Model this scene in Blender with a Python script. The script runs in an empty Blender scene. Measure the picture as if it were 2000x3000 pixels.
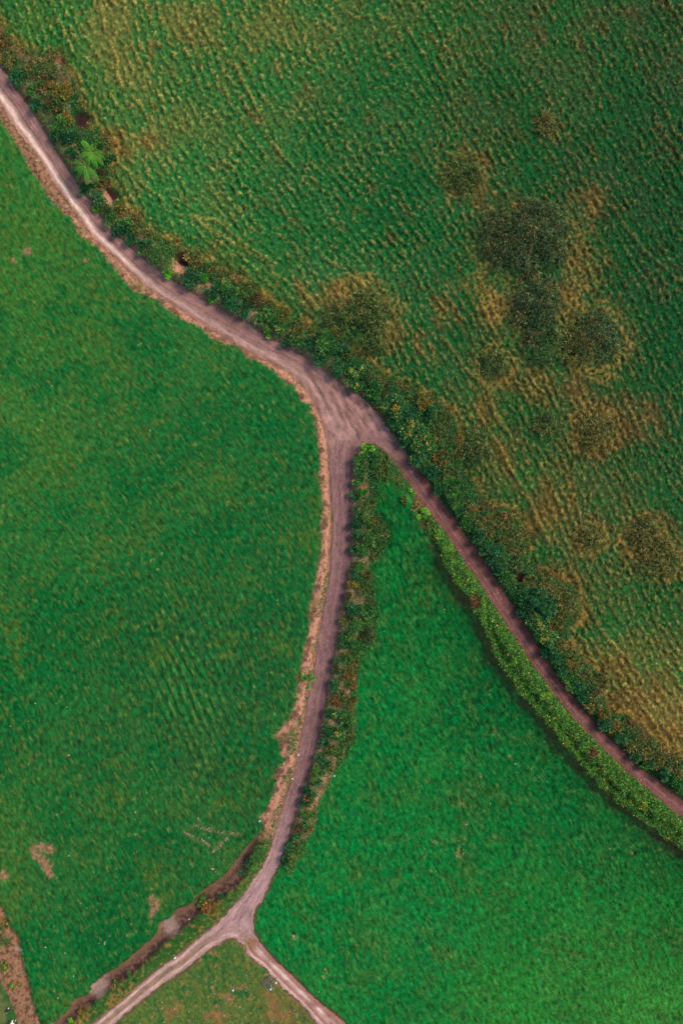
import bpy, math, random
import numpy as np
from mathutils import Vector

rng = np.random.default_rng(7)
random.seed(7)
SC = bpy.context.scene
COL = SC.collection

# ------------------------------------------------------------------ camera, sky, sun, exposure
H_CAM = 80.0
cam_d = bpy.data.cameras.new("camera")
cam = bpy.data.objects.new("camera", cam_d)
COL.objects.link(cam)
cam.location = (0, 0, H_CAM)
cam.rotation_euler = (0, 0, 0)
cam_d.sensor_fit = 'VERTICAL'
cam_d.sensor_height = 36.0
cam_d.sensor_width = 24.0
cam_d.lens = 24.0
cam_d.clip_end = 2000
SC.camera = cam

SUN_AZ, SUN_EL = math.radians(24), math.radians(40)
world = bpy.data.worlds.new("World")
SC.world = world
world.use_nodes = True
wn = world.node_tree.nodes
sky = wn.new('ShaderNodeTexSky')
sky.sky_type = 'NISHITA'
sky.sun_disc = False
sky.sun_elevation = SUN_EL
sky.sun_rotation = math.pi / 2 - SUN_AZ
wn['Background'].inputs['Strength'].default_value = 0.10
world.node_tree.links.new(sky.outputs[0], wn['Background'].inputs['Color'])

sd = bpy.data.lights.new("sun", 'SUN')
sd.energy = 1.5
sd.angle = math.radians(22)
sd.color = (1.0, 0.90, 0.80)
sun = bpy.data.objects.new("sun", sd)
COL.objects.link(sun)
sdir = Vector((math.cos(SUN_EL) * math.cos(SUN_AZ), math.cos(SUN_EL) * math.sin(SUN_AZ), math.sin(SUN_EL)))
sun.rotation_euler = sdir.to_track_quat('Z', 'Y').to_euler()
sun.location = (60, 30, 60)

SC.view_settings.view_transform = 'Standard'
SC.view_settings.look = 'None'
SC.view_settings.exposure = 1.2
SC.view_settings.gamma = 1.0
SC.render.engine = 'CYCLES'
SC.cycles.max_bounces = 4
SC.cycles.diffuse_bounces = 2
SC.cycles.transparent_max_bounces = 4

# ------------------------------------------------------------------ small helpers
S = 25.0                                   # photo pixels per metre on the ground


def W(u, v):                               # survey table pixel -> metres on the ground plan
    return (u - 1000.0) / S, (1500.0 - v) / S


def lin(c):
    c = np.asarray(c, float) / 255.0
    return np.where(c <= 0.04045, c / 12.92, ((c + 0.055) / 1.055) ** 2.4)


KA = np.array([0.82, 0.80, 0.68])                                  # sRGB survey colour -> base colour


def alb(*c):
    return lin(c) * KA


def smooth(a, b, x):
    t = np.clip((x - a) / (b - a), 0, 1)
    return t * t * (3 - 2 * t)


def mix(a, b, t):
    t = np.asarray(t)[..., None] if np.ndim(a) != np.ndim(t) or np.ndim(t) > 0 else t
    return a * (1 - t) + b * t


_perm = np.random.default_rng(3).permutation(4096)
_ang = np.random.default_rng(4).random(4096) * 2 * np.pi
_gx, _gy = np.cos(_ang), np.sin(_ang)


def perlin(x, y, seed=0):
    x = np.asarray(x, float); y = np.asarray(y, float)
    xi = np.floor(x).astype(np.int64); yi = np.floor(y).astype(np.int64)
    xf = x - xi; yf = y - yi
    u = xf ** 3 * (xf * (xf * 6 - 15) + 10); v = yf ** 3 * (yf * (yf * 6 - 15) + 10)

    def g(ix, iy, dx, dy):
        h = _perm[(_perm[(ix + seed * 131) & 4095] + iy) & 4095]
        return _gx[h] * dx + _gy[h] * dy
    a = g(xi, yi, xf, yf); b = g(xi + 1, yi, xf - 1, yf)
    c = g(xi, yi + 1, xf, yf - 1); d = g(xi + 1, yi + 1, xf - 1, yf - 1)
    return (a + u * (b - a) + v * ((c + u * (d - c)) - (a + u * (b - a)))) * 1.5


def fbm(x, y, seed=0, octv=3):
    s = 0; a = 1; t = 0
    for k in range(octv):
        s = s + a * perlin(x * 2 ** k, y * 2 ** k, seed + k * 7); t += a; a *= 0.5
    return s / t * 1.3


def seg_dist(px, py, poly, closed):
    best = np.full(px.shape, 1e9); arc = np.zeros(px.shape)
    n = len(poly); L = 0
    for i in range(n if closed else n - 1):
        ax, ay = poly[i]; bx, by = poly[(i + 1) % n]
        dx, dy = bx - ax, by - ay
        l2 = dx * dx + dy * dy + 1e-12
        t = np.clip(((px - ax) * dx + (py - ay) * dy) / l2, 0, 1)
        d = np.hypot(px - ax - t * dx, py - ay - t * dy)
        m = d < best
        best = np.where(m, d, best); arc = np.where(m, L + t * math.sqrt(l2), arc)
        L += math.sqrt(l2)
    return best, arc


def inside(px, py, poly):
    r = np.zeros(px.shape, bool)
    n = len(poly)
    for i in range(n):
        ax, ay = poly[i]; bx, by = poly[(i + 1) % n]
        if ay == by:
            continue
        c = ((ay > py) != (by > py)) & (px < (bx - ax) * (py - ay) / (by - ay) + ax)
        r ^= c
    return r


# ------------------------------------------------------------------ survey outlines (photo pixels)
ROAD_W = [(-400, -150), (-180, 90), (0, 304), (33, 357), (58, 393), (89, 429), (120, 469), (147, 522), (179, 562), (205, 603), (241, 655),
          (286, 707), (330, 747), (371, 787), (415, 828), (464, 868), (513, 895), (558, 926), (607, 957), (652, 984),
          (695, 1011), (739, 1037), (797, 1064), (842, 1087), (873, 1118), (900, 1149), (922, 1180), (936, 1216),
          (949, 1252), (958, 1295), (962, 1339), (965, 1384), (967, 1429), (971, 1500), (972, 1545), (968, 1607),
          (966, 1661), (960, 1723), (949, 1765), (942, 1812), (931, 1875), (924, 1927), (920, 1958), (913, 2007),
          (900, 2052), (893, 2105), (878, 2168), (871, 2221), (860, 2271), (842, 2315), (829, 2360), (817, 2400),
          (802, 2457), (783, 2507), (764, 2549), (741, 2584), (718, 2618), (691, 2649), (661, 2683), (626, 2714),
          (592, 2741), (551, 2775), (509, 2809), (459, 2844), (413, 2882), (367, 2924), (318, 2963), (272, 3000), (60, 3170), (-150, 3330)]
ROAD_S1 = [(-90, 3380), (125, 3170), (333, 3000), (386, 2955), (432, 2917), (478, 2882), (536, 2843), (569, 2817), (607, 2786), (642, 2767),
           (668, 2750), (688, 2750), (707, 2763)]
ROAD_S2 = [(718, 2771), (722, 2790), (737, 2809), (768, 2825), (802, 2863), (837, 2901), (883, 2940), (932, 3000), (1080, 3170), (1240, 3340)]
ROAD_E2 = [(1330, 3310), (1170, 3160), (1013, 3000), (986, 2974), (959, 2955), (921, 2924), (883, 2886), (844, 2848), (806, 2813), (779, 2783),
           (760, 2756), (745, 2733), (741, 2706), (745, 2676), (753, 2656), (768, 2637), (783, 2607), (798, 2568),
           (818, 2530), (829, 2496), (846, 2449), (860, 2400), (873, 2364), (891, 2311), (904, 2266), (918, 2212),
           (931, 2154), (942, 2105), (954, 2047), (962, 1998), (971, 1954), (980, 1900), (989, 1844), (996, 1786),
           (1009, 1741), (1014, 1696), (1025, 1652), (1029, 1585), (1027, 1518), (1027, 1451), (1029, 1384),
           (1035, 1339), (1043, 1317), (1060, 1302), (1079, 1297), (1096, 1299)]
ROAD_EW = [(1123, 1317), (1150, 1344), (1177, 1379), (1204, 1420), (1226, 1455), (1253, 1491), (1275, 1527), (1303, 1560),
           (1336, 1612), (1362, 1652), (1394, 1692), (1425, 1741), (1452, 1786), (1479, 1826), (1505, 1866),
           (1530, 1905), (1563, 1954), (1599, 2003), (1635, 2052), (1679, 2105), (1724, 2150), (1769, 2195),
           (1813, 2239), (1862, 2284), (1912, 2324), (1956, 2364), (2000, 2396), (2200, 2560), (2400, 2740)]
ROAD_E = [(-340, -250), (-130, 30), (0, 196), (27, 223), (45, 259), (80, 304), (121, 366), (156, 429), (196, 491), (232, 549), (277, 603),
          (314, 654), (366, 712), (437, 770), (491, 814), (536, 841), (594, 877), (650, 908), (730, 953), (784, 988),
          (838, 1015), (887, 1042), (936, 1078), (985, 1113), (1029, 1145), (1079, 1180), (1105, 1212), (1135, 1253),
          (1163, 1288), (1190, 1330), (1217, 1366), (1244, 1397), (1271, 1437), (1299, 1482), (1330, 1520),
          (1358, 1562), (1398, 1616), (1429, 1665), (1465, 1719), (1496, 1768), (1532, 1826), (1568, 1884),
          (1612, 1954), (1653, 2007), (1693, 2065), (1737, 2114), (1782, 2163), (1827, 2204), (1871, 2244),
          (1925, 2288), (1970, 2324), (2000, 2346), (2200, 2500), (2400, 2660)]
VERGE_W = [(-430, -130), (-210, 120), (0, 348), (36, 402), (71, 455), (112, 531), (152, 585), (192, 625), (215, 645), (237, 689), (286, 729),
           (330, 774), (366, 819), (393, 850), (433, 870), (469, 886), (504, 917), (549, 944), (598, 966), (625, 997),
           (661, 1008), (704, 1018), (721, 1046), (775, 1069), (806, 1096), (842, 1122), (864, 1136), (882, 1176),
           (905, 1189), (918, 1225), (927, 1270), (930, 1295), (938, 1339), (938, 1406), (945, 1473), (942, 1540),
           (940, 1607), (933, 1652), (922, 1705), (918, 1750), (907, 1777), (909, 1821), (900, 1875), (887, 1927),
           (878, 1971), (875, 2007), (869, 2038), (860, 2079), (846, 2110), (825, 2128), (806, 2150), (826, 2168),
           (822, 2204), (838, 2222), (806, 2262), (812, 2293), (797, 2329), (784, 2364), (762, 2387), (775, 2422),
           (757, 2445), (714, 2484), (691, 2519), (661, 2557), (630, 2580), (592, 2607), (568, 2641), (519, 2660),
           (500, 2685), (467, 2702), (459, 2733), (421, 2767), (367, 2813), (344, 2829), (306, 2852), (268, 2882),
           (260, 2909), (218, 2924), (199, 2955), (165, 2989), (140, 3004), (126, 2985), (107, 2959), (99, 2924), (88, 2867),
           (73, 2821), (61, 2783), (59, 2741), (31, 2706), (19, 2668), (0, 2637), (-120, 2480), (-400, 2200)]
DITCH_IN = [(730, 2515), (722, 2561), (691, 2599), (645, 2630), (588, 2668), (557, 2702), (511, 2741), (471, 2771),
            (432, 2813), (383, 2859), (325, 2894), (283, 2928), (245, 2963), (207, 3000), (60, 3130), (0, 3200)]
NE_OUT = [(-300, -300), (-120, -80), (0, 60), (30, 130), (85, 160), (130, 165), (182, 160), (195, 205), (215, 240), (235, 300), (264, 345), (264, 385),
          (300, 395), (335, 430), (320, 480), (330, 540), (355, 580), (362, 618), (405, 640), (440, 680), (475, 705),
          (520, 722), (560, 750), (600, 775), (660, 800), (720, 845), (775, 880), (830, 915), (885, 960), (940, 985),
          (1010, 1005), (1065, 1055), (1120, 1100), (1190, 1130), (1260, 1170), (1320, 1210), (1340, 1290), (1330, 1360), (1380, 1420),
          (1430, 1480), (1490, 1500), (1535, 1560), (1540, 1650), (1600, 1680), (1680, 1730), (1690, 1800),
          (1650, 1850), (1690, 1920), (1750, 1985), (1775, 2080), (1850, 2110), (1930, 2190), (2010, 2230), (2200, 2400), (2450, 2600)]
HEDGE_W = [(1150, 1375), (1160, 1425), (1200, 1455), (1235, 1530), (1262, 1590), (1292, 1640), (1318, 1690), (1355, 1735), (1389, 1790),
           (1416, 1850), (1440, 1915), (1487, 1980), (1523, 2029), (1568, 2083), (1612, 2132), (1657, 2186), (1702, 2239), (1746, 2288),
           (1782, 2320), (1820, 2345), (1862, 2385), (1912, 2415), (1961, 2450), (2000, 2489), (2180, 2650), (2340, 2800)]
MID_OUT = [(1079, 1297), (1110, 1315), (1150, 1375), (1125, 1400), (1096, 1415), (1101, 1451), (1092, 1500), (1132, 1527), (1139, 1571), (1119, 1621),
           (1082, 1650), (1087, 1679), (1096, 1723), (1105, 1786), (1100, 1866), (1074, 1900), (1052, 1950), (1045, 2000),
           (1038, 2079), (1047, 2114), (1038, 2168), (998, 2230), (962, 2293), (936, 2338), (922, 2400), (896, 2462),
           (887, 2494), (851, 2550), (829, 2525)]


def P(l):
    return [W(*p) for p in l]


ROAD_POLY = P(ROAD_W + ROAD_S1 + ROAD_S2 + ROAD_E2 + ROAD_EW + ROAD_E[::-1])
LEFT_POLY = P(VERGE_W + [(-1500, 2200), (-1500, -900)])
NE_POLY = P(NE_OUT + [(3500, 2600), (3500, -1500), (-300, -1500)])
MID_POLY = P(MID_OUT[2:] + ROAD_E2[::-1][-45:-18][::1][0:0] + [(818, 2540), (798, 2575), (783, 2612), (768, 2640), (748, 2680),
             (744, 2706), (748, 2733), (765, 2756), (784, 2780), (812, 2810), (850, 2845), (890, 2884), (925, 2920), (962, 2950), (1000, 2980), (1170, 3150), (1330, 3300),
             (1330, 5000), (3500, 5000), (3500, 3400), (2340, 2800)] + HEDGE_W[::-1][1:])
BOT_POLY = P([(715, 2775), (735, 2812), (766, 2828), (800, 2866), (835, 2905), (880, 2944), (928, 3003), (1080, 3175), (1240, 3345), (1240, 5000), (-90, 5000), (-90, 3385),
              (125, 3175), (335, 3003), (388, 2958), (434, 2920), (480, 2885), (538, 2846), (571, 2820), (609, 2789), (644, 2770), (668, 2754), (688, 2753)])
HEDGE_POLY = P(HEDGE_W[5:] + [(2400, 2740)] + ROAD_EW[4:-1][::-1])
CORNER_POLY = P([(-1500, 2500), (-400, 2500), (-60, 2820), (0, 2860), (23, 2900), (42, 2945), (61, 3000), (120, 3130), (60, 3200), (-90, 3380), (-90, 5000), (-1500, 5000)])
DITCH_POLY = P([(757, 2445)] + VERGE_W[61:79] + [(153, 3003), (60, 3130), (150, 3050), (207, 3000)] + DITCH_IN[::-1][3:])

# ------------------------------------------------------------------ coarse fields (0.25 m) over the plot
X0, X1, Y0, Y1 = -60.0, 60.0, -80.0, 80.0
CG = 0.25
cx = np.arange(X0, X1 + CG / 2, CG); cy = np.arange(Y0, Y1 + CG / 2, CG)
CX, CY = np.meshgrid(cx, cy)


def sdf(poly):
    d, _ = seg_dist(CX, CY, poly, True)
    return np.where(inside(CX, CY, poly), -d, d)


def samp(F, x, y):
    fx = np.clip((np.asarray(x) - X0) / CG, 0, len(cx) - 1.001); fy = np.clip((np.asarray(y) - Y0) / CG, 0, len(cy) - 1.001)
    i = fx.astype(int); j = fy.astype(int); a = fx - i; b = fy - j
    return (F[j, i] * (1 - a) + F[j, i + 1] * a) * (1 - b) + (F[j + 1, i] * (1 - a) + F[j + 1, i + 1] * a) * b


D = {k: sdf(p) for k, p in dict(road=ROAD_POLY, left=LEFT_POLY, ne=NE_POLY, mid=MID_POLY, bot=BOT_POLY,
                                hedge=HEDGE_POLY, corner=CORNER_POLY, ditch=DITCH_POLY).items()}
SHEEP = [[(340, 440), (370, 500), (420, 545), (470, 580), (492, 625), (540, 642), (600, 652), (640, 658), (690, 690), (740, 735), (800, 775), (850, 800)],
         [(560, 640), (640, 690), (700, 720), (735, 750), (800, 800), (870, 850), (930, 905)], [(930, 735), (1000, 790), (1045, 815), (1085, 865), (1140, 905), (1180, 960), (1215, 1010), (1270, 1080)],
         [(1390, 1210), (1450, 1300), (1500, 1400), (1560, 1500), (1610, 1600)], [(1000, 30), (1050, 60), (1130, 65), (1200, 120), (1240, 180), (1310, 260), (1330, 330)],
         [(1650, 1640), (1690, 1720), (1720, 1790), (1780, 1880), (1850, 1950)], [(1780, 620), (1830, 680), (1880, 740), (1930, 790), (2010, 850)], [(690, 150), (705, 240), (760, 330), (790, 420), (860, 500)],
         [(1480, 1720), (1640, 1500), (1700, 1480)][0:0], [(300, 20), (330, 130), (352, 230), (420, 330)], [(1290, 990), (1370, 1090), (1430, 1180), (1490, 1290)]]
SHEEP = [l for l in SHEEP if l]
D['paths'] = np.min([seg_dist(CX + 0.5 * perlin(CX / 3, CY / 3, 91), CY + 0.5 * perlin(CX / 3, CY / 3, 92), P(l), False)[0] for l in SHEEP], 0)
D['hw'], _ = seg_dist(CX, CY, P(HEDGE_W), False)
D['wedge'], ARC_W = seg_dist(CX, CY, P(ROAD_W), False)          # distance to the west road edge
D['eedge'], _ = seg_dist(CX, CY, P(ROAD_E), False)
D['ew'], _ = seg_dist(CX, CY, P(ROAD_EW), False)
D['e2'], _ = seg_dist(CX, CY, P(ROAD_E2), False)
D['s1'], _ = seg_dist(CX, CY, P(ROAD_S1), False)
D['s2'], _ = seg_dist(CX, CY, P(ROAD_S2), False)

# colour survey of the grass (low frequency) and direction of the grazing lines
SURV = [(100, 100, 80, 116, 55), (400, 100, 112, 112, 60), (800, 100, 98, 106, 56), (1200, 100, 66, 95, 50), (1600, 100, 60, 82, 48), (1950, 100, 55, 75, 45),
        (350, 350, 105, 112, 60), (700, 350, 72, 105, 55), (1100, 350, 47, 95, 52), (1500, 350, 48, 80, 45), (1900, 350, 42, 75, 45),
        (500, 600, 72, 115, 60), (900, 600, 45, 100, 55), (1200, 600, 30, 90, 50), (1700, 600, 42, 75, 45), (1950, 600, 35, 72, 45),
        (700, 800, 75, 102, 50), (1000, 750, 45, 100, 55), (1250, 900, 38, 90, 50), (1800, 850, 38, 75, 45), (1400, 1000, 48, 80, 45),
        (1950, 1000, 32, 76, 46), (1250, 1150, 45, 92, 50), (1500, 1250, 55, 85, 45), (1800, 1250, 68, 72, 43), (1950, 1250, 38, 80, 48),
        (1550, 1450, 72, 90, 48), (1750, 1500, 66, 85, 48), (1950, 1450, 45, 85, 48), (1700, 1750, 66, 86, 46), (1950, 1700, 52, 85, 45),
        (1850, 1950, 85, 95, 50), (1950, 2100, 110, 100, 55)]
SURV_L = [(50, 700, 76, 118, 50), (200, 1000, 66, 112, 50), (500, 1000, 50, 107, 52), (700, 1300, 36, 100, 50), (100, 1300, 72, 114, 52), (30, 450, 62, 116, 52),
          (300, 1500, 46, 105, 50), (600, 1600, 36, 96, 48), (850, 1600, 42, 98, 50), (200, 1800, 34, 96, 45), (500, 1900, 36, 92, 48), (750, 1900, 38, 90, 48),
          (50, 2050, 14, 95, 46), (300, 2150, 40, 95, 48), (600, 2200, 46, 92, 48), (100, 2350, 58, 105, 48), (400, 2450, 34, 100, 48), (600, 2450, 50, 98, 50),
          (80, 2550, 62, 105, 50), (300, 2650, 32, 98, 48), (150, 2800, 22, 105, 50), (400, 2800, 18, 98, 48)]
SURV_M = [(1150, 1600, 8, 105, 50), (1200, 1900, 22, 110, 52), (1050, 2100, 8, 118, 58), (1350, 2100, 12, 100, 50), (1000, 2400, 14, 118, 58), (1300, 2300, 18, 115, 55),
          (1600, 2400, 16, 108, 52), (1850, 2500, 28, 98, 48), (900, 2650, 16, 120, 58), (1200, 2700, 24, 120, 60), (1600, 2700, 34, 122, 52), (1900, 2700, 40, 120, 50),
          (1100, 2950, 20, 115, 55), (1500, 2950, 52, 132, 54), (1900, 2950, 72, 136, 56), (1700, 2850, 58, 130, 54)]
SURV_B = [(650, 2850, 66, 108, 52), (700, 2950, 90, 115, 55), (850, 2970, 112, 106, 60), (500, 2950, 86, 115, 55)]
ANG = [(150, 100, 72), (500, 150, 68), (400, 400, 60), (300, 250, 58), (900, 150, 65), (700, 400, 58), (1000, 400, 62), (600, 650, 38), (800, 800, 38),
       (1000, 650, 50), (900, 550, 50), (1200, 800, 58), (1200, 300, 62), (1500, 200, 62), (1900, 200, 62), (1500, 500, 62), (1900, 600, 62),
       (1300, 1000, 55), (1450, 1150, 58), (1700, 900, 66), (1900, 1000, 68), (1400, 1350, 60), (1600, 1500, 62), (1900, 1400, 62), (1600, 1800, 58),
       (1800, 1800, 52), (1900, 2000, 48), (1200, 1150, 55), (200, 1000, 48), (600, 1300, 55), (100, 1600, 42), (600, 2000, 70), (300, 2500, 60),
       (1150, 1700, 74), (1300, 2100, 68), (1100, 2500, 78), (1600, 2400, 62), (1400, 2800, 72)]


def idw(tab, x, y, pw=3.0):
    t = np.array(tab, float); tx, ty = W(t[:, 0], t[:, 1])
    num = np.zeros(x.shape + (t.shape[1] - 2,)); den = np.zeros(x.shape)
    for k in range(len(t)):
        w = 1.0 / ((x - tx[k]) ** 2 + (y - ty[k]) ** 2 + 4.0) ** (pw / 2)
        num += w[..., None] * t[k, 2:]; den += w
    return num / den[..., None]


def colmap(tab):
    return idw([(r[0], r[1]) + tuple(alb(*r[2:])) for r in tab], CX, CY)


C_NE, C_L, C_M, C_B = colmap(SURV), colmap(SURV_L), colmap(SURV_M), colmap(SURV_B)

# integrate the line direction into two scalar coordinates (across / along)
g2 = 4
qx, qy = CX[::g2, ::g2], CY[::g2, ::g2]
th = np.radians(idw(ANG, qx, qy)[..., 0])
nx_, ny_ = np.sin(th), np.cos(th)


def integrate(gx, gy, h):
    ny, nx = gx.shape
    f = gx.mean() * qx + gy.mean() * qy
    dgx = (gx[:, 1:] + gx[:, :-1]) / 2 * h; dgy = (gy[1:, :] + gy[:-1, :]) / 2 * h
    cnt = np.zeros((ny, nx)); cnt[:, 1:] += 1; cnt[:, :-1] += 1; cnt[1:] += 1; cnt[:-1] += 1
    for _ in range(2500):
        a = np.zeros((ny, nx))
        a[:, 1:] += f[:, :-1] + dgx; a[:, :-1] += f[:, 1:] - dgx
        a[1:, :] += f[:-1, :] + dgy; a[:-1, :] += f[1:, :] - dgy
        f = a / cnt
    return f


def up(F):
    r = np.zeros(CX.shape)
    ix = np.clip((CX - X0) / (CG * g2), 0, F.shape[1] - 1.001); iy = np.clip((CY - Y0) / (CG * g2), 0, F.shape[0] - 1.001)
    i = ix.astype(int); j = iy.astype(int); a = ix - i; b = iy - j
    return (F[j, i] * (1 - a) + F[j, i + 1] * a) * (1 - b) + (F[j + 1, i] * (1 - a) + F[j + 1, i + 1] * a) * b


PSI = up(integrate(nx_, ny_, CG * g2))
SS = up(integrate(-ny_, nx_, CG * g2))

# rush patches, bare hollows and worn spots in the rough pasture (u, v, radius px)
RUSH = [(1358, 520, 52, 'olive', 'round olive brown rush clump standing alone in the rough pasture'),
        (1475, 700, 78, 'dark', 'dark grey green rush clump, left half of the biggest dark patch'),
        (1572, 700, 88, 'dark', 'dark grey green rush clump, right half of the biggest dark patch'),
        (1560, 905, 72, 'dark', 'long dark rush clump below the biggest dark patch'),
        (1592, 1010, 52, 'green', 'green rush clump below the long dark one'),
        (1740, 985, 62, 'dark', 'dark rush clump on the right of the row of dark patches'),
        (1688, 1020, 50, 'brown', 'brown rush clump beside the rightmost dark patch'),
        (1075, 925, 62, 'olive', 'big olive rush clump above the hedgerow near the fork'),
        (990, 935, 42, 'olive', 'smaller olive rush clump on the left of the big one above the fork'),
        (1105, 1000, 34, 'olive', 'small olive rush clump under the big one above the fork'),
        (1445, 1075, 40, 'olive', 'small olive rush clump left of the pasture centre rows'),
        (1598, 365, 30, 'brown', 'small brown rush clump high in the rough pasture'),
        (1745, 1268, 52, 'brown', 'brown rush clump in the ring of yellow grass'),
        (1595, 1245, 36, 'olive', 'narrow olive rush clump left of the brown ring'),
        (1880, 1560, 44, 'brown', 'upper brown rush clump near the right edge of the photo'),
        (1935, 1630, 52, 'brown', 'lower brown rush clump near the right edge of the photo'),
        (1725, 1575, 34, 'brown', 'small brown rush clump above the hedgerow bulge'),
        (1390, 1310, 40, 'olive', 'olive rush clump close to the hedgerow below the fork')]
PITS = [(242, 355, 24), (330, 580, 22), (536, 776, 28), (1522, 1690, 15), (185, 190, 12)]
TANP = [(1358, 520, 75), (1410, 600, 50), (1730, 590, 55), (1510, 640, 40), (1600, 365, 45), (1450, 920, 60), (1560, 1130, 60),
        (1750, 1260, 85), (1870, 1240, 70), (1690, 1140, 50), (1900, 1590, 100), (1720, 1570, 60), (1250, 1010, 50), (1290, 920, 60),
        (1010, 860, 60), (1160, 980, 45), (930, 880, 50), (1480, 1120, 50), (1600, 1480, 90), (1650, 1700, 50), (1480, 1330, 60),
        (1700, 1970, 70), (1850, 2050, 90), (1940, 2130, 80), (1650, 880, 45), (1400, 1200, 60), (1790, 1960, 60), (900, 850, 40), (350, 430, 45), (440, 420, 30)]


def blobs(tab, x, y, soft=0.5, warp=0.0):
    r = np.zeros(np.shape(x))
    for t in tab:
        bx, by = W(t[0], t[1]); R = t[2] / S
        d = np.hypot(x - bx, y - by) / R + warp
        r = np.maximum(r, 1 - smooth(1 - soft, 1 + soft, d))
    return r


# ------------------------------------------------------------------ terrain height
def height_parts(x, y):
    dl, dn, dm, db, dr = (samp(D[k], x, y) for k in ('left', 'ne', 'mid', 'bot', 'road'))
    dd, dh, dc = samp(D['ditch'], x, y), samp(D['hedge'], x, y), samp(D['corner'], x, y)
    z = 0.25 * perlin(x / 30, y / 30, 5)
    offroad = smooth(0.0, 0.35, dr)
    z = z + 0.12 * offroad
    z = z + 0.38 * smooth(0.8, -0.5, dl)                      # the western pasture lies above the lane
    z = z + 0.55 * smooth(1.5, -2.5, dn)                      # so does the hill pasture
    z = z + 1.25 * smooth(0.9, -0.4, dh) * smooth(0.0, 1.6, dr)                      # bank under the clipped hedge
    strip = smooth(0, 0.9, dr) * smooth(0, 0.9, dn) * smooth(0, 0.8, dm) * smooth(0, 0.8, dl) * smooth(0, 0.5, db) * smooth(0.0, 0.5, dh)
    z = z + 0.30 * strip * 0.8 * (1 + 0.5 * perlin(x / 2, y / 2, 9))
    z = z + 1.7 * np.exp(-np.maximum(dh, 0) / 4.5) * smooth(1.0, -0.6, dm) * smooth(0, 1.2, samp(D['e2'], x, y)) * (dh < 25)   # field falls from the hedge bank, slope added to widen the shade there
    z = z - 0.55 * smooth(0.35, -0.55, dd)
    z = z - 0.32 * blobs(PITS, x, y, 0.6)
    for r_ in RUSH:
        mx, my = W(r_[0], r_[1]); z = z + (0.6 if r_[3] == 'dark' else 0.45) * (r_[2] / 75) * np.exp(-(((x - mx) ** 2 + (y - my) ** 2) / (r_[2] / S * 0.8) ** 2))
    psi, s = samp(PSI, x, y), samp(SS, x, y)
    near = ((np.abs(x) < 58) & (np.abs(y) < 78)).astype(float)
    wob = perlin(x / 6, y / 6, 11) * 1.2 + perlin(x / 2.1, y / 2.1, 12) * 0.45
    row = 0.5 + 0.5 * np.cos(2 * np.pi * (psi / 1.0 + wob * 0.42 + 0.16 * perlin(x / 0.7, y / 0.7, 19)))
    tus = perlin(psi / 0.42 + 0.5 * wob, s / 0.58, 13)
    tus2 = perlin(psi / 0.23, s / 0.34, 14)
    amt = smooth(-0.25, 0.45, fbm(x / 5, y / 5, 15, 3))
    rough = smooth(0.3, -1.2, dn) * near
    ridge = (row * (0.35 + 0.65 * smooth(-0.35, 0.35, tus))) * (0.66 + 0.34 * amt) + 0.30 * tus2 + (0.28 + 0.3 * amt) * tus
    pd, _ = 0 * x, 0
    trk = samp(D['paths'], x, y)
    ridge = ridge * (0.5 + 0.5 * smooth(0.2, 0.7, trk)) + 1.05 * np.exp(-(trk / 0.22) ** 2) * smooth(-0.8, 0.0, perlin(x / 1.1, y / 1.1, 93))
    z = z + rough * 0.185 * ridge
    flat = (smooth(0.2, -0.8, dl) + smooth(0.2, -0.8, dm) + smooth(0.2, -0.8, db)) * near
    fine = perlin(psi / 0.33, s / 0.8, 16) * 0.6 + perlin(x / 0.28, y / 0.28, 17) * 0.4
    z = z + flat * (0.045 * fine + 0.03 * perlin(psi / 0.9, s / 2.5, 18))
    px, py = W(560, 2010)
    pl = np.exp(-(((x - px) / 5) ** 2 + ((y - py) / 9) ** 2))
    z = z + near * flat * pl * 0.085 * np.cos(2 * np.pi * (psi / 0.95 + 0.3 * wob))
    return z, ridge, rough, flat, pl, psi, s, (dl, dn, dm, db, dr, dd, dh, dc)


def height(x, y):
    return height_parts(np.asarray(x, float), np.asarray(y, float))[0]


STONE_LINES = [((545, 2433), (616, 2471)), ((576, 2411), (620, 2427)), ((634, 2429), (705, 2440)), ((667, 2451), (627, 2489))]


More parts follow.
